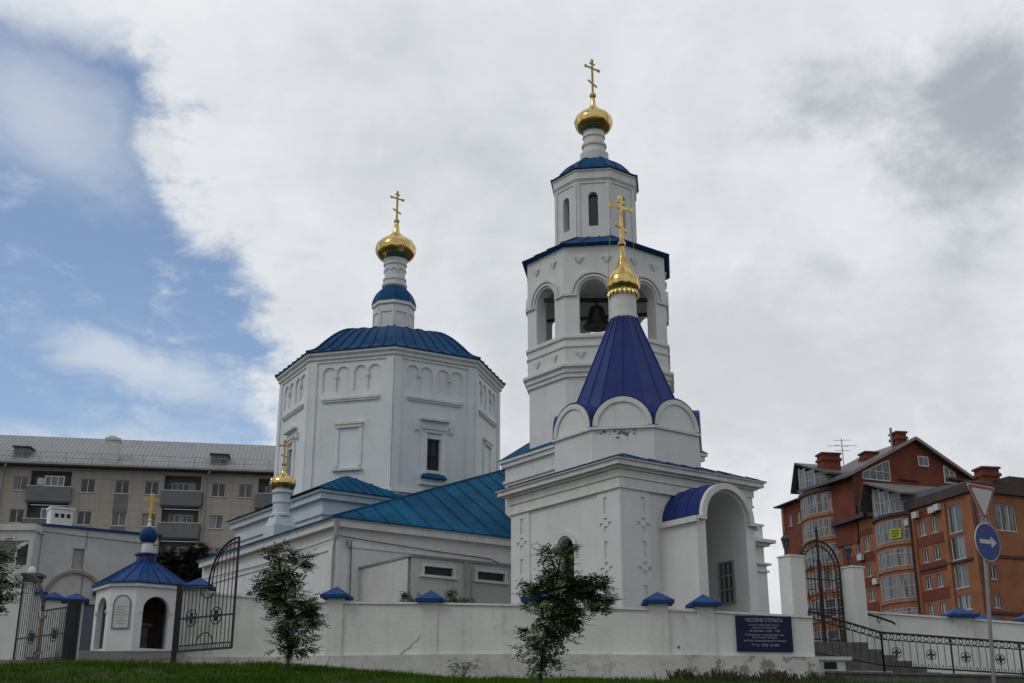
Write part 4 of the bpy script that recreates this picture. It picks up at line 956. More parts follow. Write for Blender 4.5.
# ---------------------------------------------------------------- water-blessing pavilion by the vehicle gate
def pavilion():
    c = (-13.98,46.9); a0 = 37; t = thing('pavilion_chapel', (c[0],c[1],5.2), 'small white octagonal chapel with blue ball dome and gold cross between the iron gates', 'chapel')
    ap = 1.5; hw = .80; zg = 5.35; zt = 7.66
    def ring(apo, half, z):     # irregular octagon: wide faces on the axes, narrow chamfers between
        out = []
        for k in range(4):
            n = R(a0-90+90*k); e = (-math.sin(n), math.cos(n)); nn = (math.cos(n), math.sin(n))
            for s_ in (-1,1): out.append((c[0]+nn[0]*apo+e[0]*half*s_, c[1]+nn[1]*apo+e[1]*half*s_, z))
        return out
    V = ring(ap, hw, zg); b = MB(); tr = MB()
    for i in range(8):
        p, q = V[i], V[(i+1)%8]; L = math.hypot(q[0]-p[0], q[1]-p[1]); f = F(p[:2], math.degrees(math.atan2(q[1]-p[1], q[0]-p[0]))); m = L/2
        if i % 2 == 0: wall(b, f, 0, L, zg-.3, zt, .22, [(m,.50,zg,6.72,True)], back=True); tr.fbox(f, m-.62,m-.51,-.05,-.003,6.6,6.72); tr.fbox(f, m+.51,m+.62,-.05,-.003,6.6,6.72)
        else:
            wall(b, f, 0, L, zg-.3, zt, .22, back=True)
            if i == 7:
                q_ = MB(); q_.fbox(f, m-.3, m+.3, -.03, -.003, 6.05, 6.9); q_.hexa([f.p(u,-.03,z) for u,z in arcp(m,.3,6.9,10)],[f.p(u,-.003,z) for u,z in arcp(m,.3,6.9,10)]); q_.build('plaque', mat('pale_plaque', (.52,.52,.50), .6), t)
                q_ = MB(); arch_band(q_, f, m, .3, .34, 6.9, -.05, -.004, 10); q_.fbox(f, m-.34,m-.3,-.05,-.004,6.02,6.9); q_.fbox(f, m+.3,m+.34,-.05,-.004,6.02,6.9); q_.fbox(f, m-.3,m+.3,-.05,-.031,6.02,6.06); q_.build('plaque_border', mat('blue_grey_border', (.16,.2,.25), .6), t)
                q_ = MB()
                for k in range(7): q_.fbox(f, m-.22, m+.22-.05*(k%3), -.036, -.031, 6.2+k*.1, 6.22+k*.1)
                q_.build('plaque_lines', mat('faded_text', (.33,.33,.33), .7), t)
    b.build('wall', PL, t); tr.build('impost', PLC, t)
    i_ = MB(); i_.lathe(c, [(.32,zg),(.32,6.2),(.45,6.25),(.45,6.35),(.1,6.4)], 16); i_.build('font', STONE, t)
    i_ = MB(); i_.hexa(ring(1.48,.78,zg-.28), ring(1.48,.78,zg-.02)); i_.build('floor', STONE, t)
    bk = MB(); fback = F(c, a0); bk.fbox(fback, -.95, .95, .1, .16, zg, 7.5); bk.build('shade_panel', mat('interior_shade_paint', (.035,.022,.018), .6, var=.5, scale=6), t)  # dark panel added so the open doorway reads as shaded inside
    s = MB()
    for k, e in enumerate((.9,.55,.2)): s.hexa(ring(ap+e,hw+e*.4,zg-.45-.0), ring(ap+e,hw+e*.4,zg-.36+.11*k))
    s.build('steps', STONE, t)
    r = MB(); E0, E1 = ring(1.66,.88,7.72), ring(.36,.18,8.64); r.hexa(E0, E1); r.hexa(ring(1.68,.89,7.66), ring(1.68,.89,7.715))
    for i in range(8):
        A_, B_, C_, D_ = E0[i], E0[(i+1)%8], E1[(i+1)%8], E1[i]; r.bar(A_, D_, .05, .05)
        for k in (1,2,3) if i%2==0 else (1,): 
            q1 = Vector(A_).lerp(Vector(B_), k/4 if i%2==0 else .5); q2 = Vector(D_).lerp(Vector(C_), k/4 if i%2==0 else .5); r.bar(q1+Vector((0,0,.02)), q2+Vector((0,0,.02)), .03, .04)
    r.build('roof', CAPB, t)
    so_ = MB(); so_.hexa(ring(1.62,.85,7.54), ring(1.62,.85,7.655)); so_.build('cornice', PLC, t)
    d = MB(); ringp(d, c, [(.38,8.5),(.38,8.86),(.45,8.9),(.45,8.97),(.2,8.98)], a0+22.5); d.build('drum', mat('deep_blue_metal', (.02,.025,.12), .35), t)
    MB().lathe(c, [(.2,8.95),(.22,9.0),(.2,9.35),(.24,9.38)], 16).build('neck', PL, t, smooth=True)
    MB().lathe(c, [(max(.02,.34*math.sin(math.pi*i/12)), 9.66-.34*math.cos(math.pi*i/12)) for i in range(1,12)]+[(.06,10.03)], 24).build('ball_dome', COBALT, t, smooth=True)
    MB().lathe(c, [(.05,9.98),(.09,10.02),(.05,10.22),(.1,10.26),(.04,10.3)], 12).build('finial', PL, t, smooth=True)
    cross(c, 10.2, .95, 40, t, mat('bright_gold_paint', (.75,.42,.05), .4, metal=.2, var=.1), .035, .07)
pavilion()

# ---------------------------------------------------------------- perimeter wall, caps and gates
def run_wall(name, pts, label, cat, wm, parts=True, th=.32, plinth=True, coping=True):
    """pts: (x, y, z_top, z_ledge, z_base)"""
    o = (pts[0][0], pts[0][1], pts[0][4]); t = thing(name, o, label, cat)
    b, p, c = MB(), MB(), MB()
    for a, q in zip(pts, pts[1:]):
        L = math.hypot(q[0]-a[0], q[1]-a[1]); f = F(a[:2], math.degrees(math.atan2(q[1]-a[1], q[0]-a[0])))
        def slab(mb, d0, d1, za0, za1, zb0, zb1, e0=0, e1=0): mb.hexa([f.p(-e0,d0,za0),f.p(L+e1,d0,zb0),f.p(L+e1,d1,zb0),f.p(-e0,d1,za0)],[f.p(-e0,d0,za1),f.p(L+e1,d0,zb1),f.p(L+e1,d1,zb1),f.p(-e0,d1,za1)])
        slab(b, 0, th, a[3]-.4, a[2]-.05, q[3]-.4, q[2]-.05)
        if coping: slab(c, -.04, th+.04, a[2]-.05, a[2], q[2]-.05, q[2])
        if plinth: slab(p, -.13, -.002, a[4], a[3], q[4], q[3], .03, .03)
    b.build('wall_body', wm, t)
    if coping: c.build('coping', wm, t)
    if plinth: p.build('plinth', PLF, t)
    return t
wp = [(-8.0,31.0,5.55,3.95,3.2),(-6.4,31.0,5.42,3.93,3.1),(-4.25,29.6,5.12,3.86,3.0),(-1.9,29.5,5.09,3.88,2.9),(.52,29.3,5.02,3.88,2.8),(3.38,29.0,4.89,3.83,2.7),(4.43,29.05,4.86,3.83,2.6),(7.1,29.48,4.77,3.82,2.6)]
fw_ = run_wall('boundary_wall', wp, 'long whitewashed boundary wall with a flaking plinth along the grass bank', 'wall', PLW)
bm2 = MB(); q = F((7.1,29.48), 9); bm2.fbox(q, -.25, .01, .322, 1.3, 2.6, 4.75); bm2.build('return_wall', PLW, fw_)
CRK = mat('crack_shadow', (.10,.095,.085), .95)
for pts_ in ([(-2.72,3.80),(-2.62,3.88),(-2.5,4.0),(-2.42,4.03),(-2.3,4.18),(-2.24,4.2),(-2.16,4.33)],):
    MB().tube([(x_, 29.6-(x_+4.25)*.0426-.004-(.13 if z_ < 3.87 else 0), z_) for x_, z_ in pts_], .009, 4, .004).build('crack', CRK, fw_)
for x_, z_ in ((3.85,4.02),(4.9,4.5)):
    MB().lathe((0,0), [(.001,0),(.001,.001)], 3) if 0 else None
    MB().box((x_, 29.0+(x_-3.38)*.05+(.12 if x_>4.43 else 0)+.01, z_), (.05,.06,.05), 5).build('wall_hole', CRK, fw_)  # small dark blocks put in for dark holes in the wall
def pillar(x, y, z0, zc, w_, az, label, root=None):
    t = thing('wall_pillar', (x,y,z0), label, 'pillar', 'white wall pillars with blue caps')
    b = MB(); b.box((x,y,0),(w_,w_,0),az,z0,zc+.02); b.build('shaft', PLW, t)
    c = MB(); W = w_/2+.15; f = F((x,y),az); q = ((-W,-W),(W,-W),(W,W),(-W,W)); c.hexa([f.p(u,d,zc) for u,d in q],[f.p(u,d,zc+.07) for u,d in q]); c.hexa([f.p(u,d,zc+.073) for u,d in q],[f.p(u*.04,d*.04,zc+.29) for u,d in q]); c.build('cap', CAPB, t)
    return t
pillar(-7.85,31.1,3.3,5.60,.42,5,'blue capped pillar beside the hinge post of the right iron gate leaf')
pillar(-4.2,29.74,3.0,5.20,.38,-4,'blue capped pillar at the bend of the wall right of the left sapling')
pillar(-1.93,29.65,3.0,5.10,.36,-4,'blue capped pillar in front of the grey annex with plants behind it')
pillar(.60,29.45,3.0,5.10,.44,-5,'blue capped pillar half hidden by the leaning sapling')
pillar(3.42,29.15,2.9,5.0,.42,-1,'blue capped pillar left of the pair before the arched porch')
pillar(4.50,29.22,2.9,4.95,.40,6,'blue capped pillar nearest the dark blue notice board on its left')
# far gate pillars on the left
pillar(-13.35,37.95,4.0,6.08,.5,20,'blue capped pillar behind the thick black hinge post of the left gate')
pillar(-15.0,40.6,4.2,6.45,.45,20,'middle blue capped pillar of the row seen through the left gate leaf')
pillar(-16.75,43.2,4.4,6.95,.75,20,'farthest blue capped pillar of the row behind the left gate leaf')
lw = run_wall('boundary_wall', [(-18.6,40.9,7.15,4.6,4.2),(-16.0,41.2,7.15,4.6,4.2)], 'tall white wall end with a capital at the left edge of the picture', 'wall', PLW, plinth=False)
cp = MB(); cp.box((-16.05,41.35,0),(.5,.5,0),5,7.16,7.32); cp.box((-16.05,41.35,0),(.66,.66,0),5,7.32,7.42); cp.build('capital', STONE, lw)
lp = MB(); lp.lathe((-16.1,41.3), [(.05,7.42),(.11,7.46),(.13,7.55),(.08,7.65),(.01,7.68)], 12)
tag(lp.build('globe_lamp', mat('white_globe', (.75,.75,.75), .4), org=(-16.1,41.3,7.42), smooth=True), 'white globe lamp on the capital of the tall wall end at the left', 'lamp')

# the notice board
def board():
    P = (5.22,29.0); f = F((5.22,29.02), 8.5); t = thing('notice_board', (5.9,29.0,4.3), 'dark blue notice board with white lettering on the boundary wall', 'notice board')
    f = F(F((4.43,29.05), 9.07).xy(.80,-.06), 9.07); z0, z1, W = 3.93, 4.745, 1.36
    MB().fbox(f, 0, W, 0, .05, z0, z1).build('panel', mat('navy_board', (.006,.008,.045), .6, var=.1), t)
    tm = mat('board_lettering', (.36,.36,.42), .6, var=.02)
    def line(s, size, z, w_):
        c = bpy.data.curves.new('lettering', 'FONT'); c.body = s; c.size = size; c.align_x = 'CENTER'; c.align_y = 'CENTER'; c.extrude = .001
        o = bpy.data.objects.new('lettering', c); C.objects.link(o); bpy.context.view_layer.update()
        me = bpy.data.meshes.new_from_object(o.evaluated_get(bpy.context.evaluated_depsgraph_get())); bpy.data.objects.remove(o)
        ob = bpy.data.objects.new('lettering', me); C.objects.link(ob); me.materials.append(tm)
        xs = [v_.co.x for v_ in me.vertices]; k = w_/(max(xs)-min(xs)) if xs else 1
        for v_ in me.vertices: v_.co.x *= k
        ob.parent = t; p = f.p(W/2, -.003, z); ob.location = Vector(p)-ORG[t.name]; ob.rotation_euler = (R(90),0,R(f.az))
    line('ЧАСОВНЯ ОТКРЫТА', .125, 4.64, .92)
    for s, sz, z, w_ in (('в честь святой мученицы',.06,4.535,.74),('Параскевы Пятницы',.06,4.475,.6),('ежедневно с 8.00 - 17.00',.075,4.40,.76),('В воскресные и праздничные дни',.065,4.31,.94),('Божественная литургия',.06,4.25,.6),('молебен с водоосвящением по пятницам',.065,4.175,1.04),('Тел. 238-16-00',.08,4.075,.66)): line(s, sz, z, w_)
board()

def gate_leaf(name, P, az, W, zb, h1, h2, label, group, flip=False):
    t = thing(name, (P[0],P[1],zb), label, 'gate', group); f = F(P, az)
    fr, br, orn = MB(), MB(), MB()
    split = .50*W
    def top(u):
        if u <= split: return zb+h1
        s = (u-split)/(W-split); return zb+h1+.15+(h2-h1-.15)*math.sqrt(max(0,1-(1-s)**2))
    P_ = lambda u, z, d=0: f.p(u, d, z)
    fr.bar(P_(0,zb),P_(0,zb+h1),.05,.05); fr.bar(P_(W,zb),P_(W,zb+h2),.05,.05); fr.bar(P_(0,zb),P_(W,zb),.04,.05); fr.bar(P_(0,zb+.13),P_(W,zb+.13),.03,.03); fr.bar(P_(0,zb+h1*.52),P_(W,zb+h1*.52),.035,.04); fr.bar(P_(0,zb+h1),P_(split,zb+h1),.04,.05)
    arc = [(split+(W-split)*(1-math.cos(math.pi/2*i/12)), zb+h1+(h2-h1)*math.sin(math.pi/2*i/12)) for i in range(13)]
    fr.tube([P_(u,z) for u,z in arc], .028, 6); fr.tube([P_(u+.13*(1-i/12) if i else u+.12, z-.10*(i/12)) for i,(u,z) in enumerate(arc)], .018, 5)
    fr.build('frame', IRON, t)
    n = int(W/.135)
    for i in range(1, n):
        u = W*i/n
        if abs(u-W*.5) < .14: zt = zb+h1-.25
        else: zt = top(u)
        br.bar(P_(u,zb),P_(u,zt),.018,.018)
    for i in range(1, 2*n): u = W*i/(2*n); br.bar(P_(u,zb),P_(u,zb+.13),.014,.014)
    br.build('bars', IRON, t)
    for uc in (W*.22, W*.68):
        zc = zb+h1*.52; orn.tube([P_(uc+.2*math.cos(2*math.pi*k/16), zc+.2*math.sin(2*math.pi*k/16)) for k in range(17)], .016, 5)
        orn.bar(P_(uc-.13,zc),P_(uc+.13,zc),.07,.07); orn.bar(P_(uc,zc-.13),P_(uc,zc+.13),.07,.07)
    orn.tube([P_(W*.5+.28*math.cos(math.pi*k/10), zb+h1-.28*math.sin(math.pi*k/10)) for k in range(11)], .018, 5)
    orn.tube([P_(W*.5+.3*math.cos(math.pi*k/10), zb+.14+.26*math.sin(math.pi*k/10)) for k in range(11)], .018, 5)
    orn.build('ornament', IRON, t)
    return t
gate_leaf('gate_leaf', (-8.2,30.75), -37, 2.0, 4.05, 1.5, 2.6, 'right black wrought iron gate leaf standing open against the white wall', 'vehicle gate leaves')
gate_leaf('gate_leaf', (-13.35,37.35), 180-42, 3.0, 4.3, 1.58, 2.85, 'left black wrought iron gate leaf swung back beside the tall wall end', 'vehicle gate leaves')
for x, y, z0, z1, w_, l in ((-8.28,30.8,3.6,5.65,.13,'slim black steel hinge post of the right gate leaf'),(-13.15,37.4,4.0,6.05,.34,'thick black steel hinge post of the left gate leaf')):
    q = MB(); q.box((x,y,0),(w_,w_,0),15,z0,z1); q.box((x,y,0),(w_+.04,w_+.04,0),15,z1,z1+.03)
    if w_ > .2: q.box((x-.13,y-.19,0),(.05,.05,0),15,z0,z1-.02); q.box((x+.1,y-.2,0),(.05,.05,0),15,z0,z1-.02)
    tag(q.build('gate_post', IRON, org=(x,y,z0)), l, 'gate post')

# ---------------------------------------------------------------- right gate with arch, lanterns, steps, railings
def rgate():
    gp = []
    for x, y, w_, d_, z1, l in ((7.05,31.0,.46,.46,6.42,'tall white gate pillar on the left of the arched iron gate'),(8.78,31.75,.38,.42,6.26,'tall white gate pillar on the right of the arched iron gate')):
        q = MB(); q.box((x,y,0),(w_,d_,0),28,3.2,z1-.04); q.box((x,y,0),(w_+.05,d_+.05,0),28,z1-.037,z1)
        tag(q.build('gate_pillar', PLW, org=(x,y,3.2)), l, 'gate pillar', 'tall white gate pillars')
    P = (7.28,31.22); az = 23; f = F(P, az); W = 1.26; t = thing('arched_gate', (P[0],P[1],4.3), 'black wrought iron arched gateway with a closed gate at the top of the stone steps', 'gate')
    zs = 6.17; zb = 4.32; fr = MB(); p_ = lambda u,z,d=0: f.p(u,d,z)
    for r, rad in ((W/2,.026),(W/2-.13,.018)):
        a = [(W/2-r*math.cos(math.pi*i/18), zs+r*1.15*math.sin(math.pi*i/18)) for i in range(19)]; fr.tube([p_(u,z) for u,z in a], rad, 6)
        for u in (W/2-r, W/2+r): fr.bar(p_(u,zb),p_(u,zs),rad*1.9,rad*1.9)
    fr.build('arch_frame', IRON, t)
    sc_ = MB()
    for i in range(19):
        th = math.pi*i/18; r1, r2 = W/2, W/2-.13; sc_.bar(p_(W/2-r1*math.cos(th), zs+r1*1.15*math.sin(th)), p_(W/2-r2*math.cos(th+.08), zs+r2*1.15*math.sin(th+.08)), .018, .018)
    for k in range(16):
        for u in (.065, W-.065):
            z = zb+.06+k*.108; sc_.tube([p_(u+.05*math.cos(2*math.pi*j/8), z+.05*math.sin(2*math.pi*j/8)) for j in range(9)], .009, 4)
    sc_.build('scrollwork', IRON, t)
    lf = MB()
    for i in range(1,9):
        u = .15+(W-.3)*i/9; s_ = (u-W/2)/(W/2-.13); lf.bar(p_(u,zb+.05),p_(u,zs+(W/2-.13)*1.1*math.sqrt(max(0,1-s_*s_))-.25*(1-abs(s_))-.1),.016,.016)
    for z in (zb+.08, zb+.75, zb+.82, 5.9): lf.bar(p_(.14,z),p_(W-.14,z),.025,.03)
    lf.bar(p_(W/2,zb),p_(W/2,zs+.95),.06,.05); lf.lathe(f.xy(W/2,0),[(.01,7.1),(.05,7.14),(.03,7.2),(.005,7.3)],8)
    for uc in (W*.3,W*.7):
        lf.tube([p_(uc+.15*math.cos(2*math.pi*j/14), 5.5+.15*math.sin(2*math.pi*j/14)) for j in range(15)], .012, 4); lf.tube([p_(uc+.1*math.cos(4*math.pi*j/20)*(1-j/24), 6.15+.1*math.sin(4*math.pi*j/20)*(1-j/24)) for j in range(21)], .012, 4)
    lf.build('gate_leaf', IRON, t)
    # dark netting panel behind the upper gate
    for x, y, z, l in ((6.93,30.95,6.43,'black lantern on the left tall gate pillar'),(8.66,31.6,6.27,'black lantern on the right tall gate pillar')):
        t2 = thing('lantern', (x,y,z), l, 'lantern', 'lanterns on the gate pillars'); q = MB(); q.lathe((x,y),[(.06,z),(.025,z+.03),(.02,z+.16),(.05,z+.18)],8); q.lathe((x,y),[(.13,z+.40),(.10,z+.46),(.03,z+.52),(.02,z+.58)],6)
        for k in range(6): a = math.pi*k/3; q.bar((x+.06*math.cos(a),y+.06*math.sin(a),z+.18),(x+.105*math.cos(a),y+.105*math.sin(a),z+.41),.012,.012)
        q.build('lantern_frame', IRON, t2); MB().lathe((x,y),[(.052,z+.18),(.095,z+.40)],6).build('lantern_glass', GL[2], t2)
rgate()
def steps():
    t = thing('stone_steps', (8,31,3.2), 'worn grey stone steps rising to the arched iron gate', 'steps')
    f = F((7.2,30.6), 8)
    for k in range(6):
        q = MB(); q.fbox(f, .0, 1.55+k*.36, -.02*k, 1.9, 4.25-.135*(k+1)-.02, 4.25-.135*k-.003 if k else 4.28); q.build('step', STONE, t)
    q = MB(); q.fbox(f, -.05, 4.5, .3, 1.8, 2.8, 3.5); q.build('base', STONE, t)
    # low parapet block beside the flight
    q = MB(); q.fbox(F((6.9,29.75),6), .05, 1.0, 0, .9, 2.7, 3.78); q.fbox(F((6.9,29.75),6), -.05, 1.15, -.06, .95, 3.78, 3.86); q.fbox(F((6.9,29.75),6), 1.0, 2.2, .15, .9, 2.7, 3.55); q.build('parapet', PLG, t)
    q = MB(); q.fbox(F((6.9,29.75),6), .48, .78, -.02, .0, 3.58, 3.74); q.build('drain_opening', DARK, t)
steps()
run_wall('retaining_wall', [(7.4,29.6,3.52,3.0,2.3),(8.9,29.75,3.5,3.0,2.3),(12.8,29.9,3.42,3.0,2.3),(22,30.4,3.3,2.9,2.2)], 'low dark stone retaining wall under the iron railing', 'retaining wall', STONE, plinth=False)
b = MB(); b.hexa([(8.5,30.07,2.9),(22,30.75,2.9),(22,33,2.9),(8.5,32.8,2.9)],[(8.5,30.07,3.5),(22,30.75,3.28),(22,33,3.3),(8.5,32.8,3.55)]); struct(b.build('path', PAVE))
run_wall('boundary_wall', [(8.95,32.3,5.22,3.5,3.2),(13.6,33.0,4.98,3.4,3.1),(22,34.2,4.6,3.2,2.9)], 'white boundary wall behind the iron railing on the right', 'wall', PLW, plinth=False)
pillar(11.78,32.9,3.2,5.08,.5,8,'blue capped pillar left of the road sign pole before the brick building')
pillar(13.65,36.0,3.4,5.25,.42,8,'smaller blue capped pillar just left of the sign pole farther back')
pillar(13.9,33.3,3.2,5.02,.5,8,'blue capped pillar at the right edge of the picture')
def railing():
    t = thing('iron_railing', (8.9,29.85,3.5), 'black wrought iron railing with ring ornaments running right from the steps', 'railing')
    pts = [((7.15,30.0),4.95,3.98),((8.82,29.9),4.43,3.66),((12.8,30.05),4.16,3.44),((21,30.5),3.8,3.15)]
    tr, br, po = MB(), MB(), MB(); rings = []
    for i, ((a,za,ba),(q,zq,bq)) in enumerate(zip(pts,pts[1:])):
        L = math.hypot(q[0]-a[0],q[1]-a[1]); f = F(a, math.degrees(math.atan2(q[1]-a[1],q[0]-a[0]))); zt = lambda u: za+(zq-za)*u/L; zl = lambda u: ba+(bq-ba)*u/L
        for dz, th in ((0,.045),(-.16,.025)): tr.bar(f.p(0,0,za+dz),f.p(L,0,zq+dz),.04,th)
        tr.bar(f.p(0,0,ba),f.p(L,0,bq),.03,.035)
        n = int(L/.165)
        for k in range(n+1):
            u = L*k/n; post = k % 10 == 0
            if post: po = MB()
            (po if post else br).bar(f.p(u,0,zl(u)-(.2 if post else .0)), f.p(u,0,zt(u)-(.0 if post else .16)), .035 if post else .013, .035 if post else .013)
            if post: po.build('post', IRON, t)
            if k < n: c_ = u+L/n/2; br.tube([f.p(c_+.055*math.cos(2*math.pi*j/8),0,zt(c_)-.08+.055*math.sin(2*math.pi*j/8)) for j in range(9)], .011, 4)
            if i and k < n: br.tube([f.p(u+L/n/2+.03*math.cos(math.pi*j/4),0,zl(u)+.0+.09*math.sin(math.pi*j/4)) for j in range(5)], .009, 4)
            if i and k % 5 == 2: rings.append((f,u,(zt(u)-.16+zl(u))/2+.02))
    tr.build('rail', IRON, t); br.build('bars', IRON, t); 
    for f, u, z in rings:
        q = MB(); q.tube([f.p(u+.115*math.cos(2*math.pi*j/16),0,z+.115*math.sin(2*math.pi*j/16)) for j in range(17)], .010, 5)
        for a in range(4): th = math.pi/2*a; q.bar(f.p(u+.02*math.cos(th),0,z+.02*math.sin(th)), f.p(u+.085*math.cos(th),0,z+.085*math.sin(th)), .045, .045)
        q.build('ring_ornament', IRON, t)
railing()
hr = MB(); pts = [(8.93,31.9,5.13),(9.35,31.85,5.0),(9.75,31.9,4.87),(9.8,31.92,4.83)]; hr.tube(pts,.03,6); hr.tube([(9.35,31.85,5.0),(9.36,31.95,4.9),(9.45,32.1,4.88),(9.52,32.2,4.95)],.015,5)
tag(hr.build('handrail', IRON, org=(8.93,31.9,5.13)), 'short black handrail fixed to the white wall right of the arched gate', 'handrail')

# ---------------------------------------------------------------- road signs on their pole
def sign():
    x, y = 8.92, 23.0; z0 = gz(x,y)-.1; t = thing('road_sign', (x,y,z0), 'grey pole with a give way triangle above a round blue arrow sign', 'road sign')
    MB().tube([(x-.16,y+.06,z0),(x+.05,y+.06,6.5)],.035,10).build('pole', STEEL, t)
    az = 33
    f = F((x+.03,y), az); s = .40; tri = lambda k, d: [f.p(-s*k,d,6.15+.36*k-.02), f.p(0,d,6.15-.56*k+.05*(1-k)), f.p(s*k,d,6.15+.36*k-.02)]
    def rnd(k, d):       # rounded-corner triangle pointing down
        c = [(-s*k,.30*k),(0,-.36*k),(s*k,.30*k)]; out = []
        for i in range(3):
            p0, p1, p2 = c[i-1], c[i], c[(i+1)%3]
            for q in (.08,.04,.0):
                pass
            a = (p1[0]+(p0[0]-p1[0])*.07, p1[1]+(p0[1]-p1[1])*.07); b_ = (p1[0]+(p2[0]-p1[0])*.07, p1[1]+(p2[1]-p1[1])*.07)
            out += [a, (p1[0]*.985, p1[1]*.985) if 0 else ((a[0]+b_[0]+p1[0])/3,(a[1]+b_[1]+p1[1])/3), b_]
        return [f.p(u,d,6.21+z) for u,z in out]
    WH = mat('sign_white', (.50,.50,.50), .5, var=.04); RD = mat('sign_red', (.30,.035,.04), .5); BL = mat('sign_blue', (.012,.035,.20), .45)
    tr_ = MB().hexa(rnd(1.06,.003), rnd(1.06,-.012)).build('triangle_plate', WH, t)
    MB().hexa(rnd(1.0,-.0125), rnd(1.0,-.018)).build('red_border', RD, tr_); MB().hexa(rnd(.80,-.0185), rnd(.80,-.022)).build('white_field', WH, tr_)
    disc = lambda r, d: [f.p(r*math.cos(2*math.pi*k/36),d,5.44+r*math.sin(2*math.pi*k/36)) for k in range(36)]
    di = MB().hexa(disc(.365,.003), disc(.365,-.012)).build('round_plate', WH, t)
    MB().hexa(disc(.345,-.0125), disc(.345,-.018)).build('blue_field', BL, di)
    a = MB(); a.fbox(f,-.25,.10,-.024,-.019,5.40,5.48); q = [(.08,5.33),(.25,5.44),(.08,5.55)]; a.hexa([f.p(u,-.024,z) for u,z in q],[f.p(u,-.019,z) for u,z in q]); a.build('arrow', WH, di)
    c = MB()
    for z in (6.3,5.95,5.6,5.25): c.box((x+.015,y+.05,0),(.12,.06,0),az,z,z+.03)
    c.build('clamp', STEEL, t)
sign()

# ---------------------------------------------------------------- vegetation
LEAF = mat('rowan_leaf', (.075,.125,.045), .7, spec=.12, var=.55, scale=5); LEAFL = mat('pale_new_leaf', (.075,.10,.04), .6, var=.25, scale=3); BARK = mat('bark', (.06,.05,.04), .9, var=.3, scale=8, bump=.5)
def sapling(name, base, path, clumps, n, label, seed, lm=None, rad=.035, lf=.08, cat='tree', group=None, sticks=True):
    rnd = random.Random(seed); t = thing(name, base, label, cat, group)
    tr = MB(); tr.tube([base]+path, rad, 7, rad*.3); pts = [Vector(base)]+[Vector(p) for p in path]
    br = MB(); le = MB(); ll = MB(); tot = sum(c[6] for c in clumps)
    for (cx,cy,cz,rx,ry,rz,wt) in clumps:
        cen = Vector((cx,cy,cz)); k = int(n*wt/tot)
        ap = min(pts, key=lambda p: (p-cen-Vector((0,0,-.2))).length)
        tips = []
        for _ in range(max(3, k//14)):
            th, ph = rnd.uniform(0,2*math.pi), math.acos(rnd.uniform(-1,1)); rr = rnd.uniform(.45,1.05)
            tip = cen+Vector((rx*math.sin(ph)*math.cos(th), ry*math.sin(ph)*math.sin(th), rz*math.cos(ph)))*rr; tips.append(tip)
            if sticks: st = ap.lerp(cen, rnd.uniform(0,.6)); br.tube([st, st.lerp(tip,.5)+Vector((0,0,.03)), tip], rad*.28, 4, rad*.08)
        for i in range(k):
            tip = rnd.choice(tips); c0 = tip.lerp(cen, rnd.uniform(-.08,.35))+Vector([rnd.gauss(0,.38*s_) for s_ in (min(rx,.3),min(ry,.3),min(rz,.3))])
            d = Vector((c0.x-cen.x, c0.y-cen.y, 0)); d = (d.normalized() if d.length > .01 else Vector((1,0,0)))+Vector((rnd.uniform(-.8,.8),rnd.uniform(-.8,.8),rnd.uniform(-.7,.4))); d.normalize()
            side = d.cross(Vector((rnd.uniform(-.4,.4),rnd.uniform(-.4,.4),1))).normalized(); up = side.cross(d)
            mb = ll if (c0.z > cen.z+rz*.55 and rnd.random() < .35) else le
            for j in range(4):       # pairs of leaflets along one stalk
                o = c0+d*(j*lf*.55)
                for s_ in (-1,1):
                    tipv = o+side*s_*lf+d*lf*.35+up*rnd.uniform(-.3,.15)*lf; w_ = (d*.28*lf)
                    mb.poly([o, o.lerp(tipv,.5)+w_, tipv, o.lerp(tipv,.5)-w_])
            mb.poly([c0+d*lf*2.2, c0+d*lf*2.7+side*lf*.25, c0+d*lf*3.3, c0+d*lf*2.7-side*lf*.25])
    tr.build('trunk', BARK, t, smooth=True)
    if sticks: br.build('branches', BARK, t)
    cr = le.build('crown', lm or LEAF, t, recalc=False)
    if ll.f: ll.build('young_leaves', LEAFL, cr, recalc=False)
    return t
X1 = -4.45; Y1 = 25
sapling('rowan_sapling', (X1,Y1,gz(X1,Y1)-.05), [(X1+.01,Y1,3.5),(X1-.05,Y1,4.2),(X1-.15,Y1,4.9),(X1-.3,Y1,5.4)],
  [(-4.68,25,4.95,.42,.35,.36,1.3),(-4.42,25,4.45,.40,.35,.36,1.2),(-4.30,25,3.85,.42,.35,.36,1.25),(-4.15,25,4.35,.2,.2,.28,.4),(-4.98,25,5.55,.12,.12,.15,.16),(-4.62,25,5.45,.12,.12,.2,.2),(-4.33,25,5.4,.13,.1,.2,.2),(-5.0,25,4.75,.2,.2,.2,.3)],
  1080, 'young green sapling in the grass in front of the wall beside the right gate leaf', 3)
X2 = .48; Y2 = 22
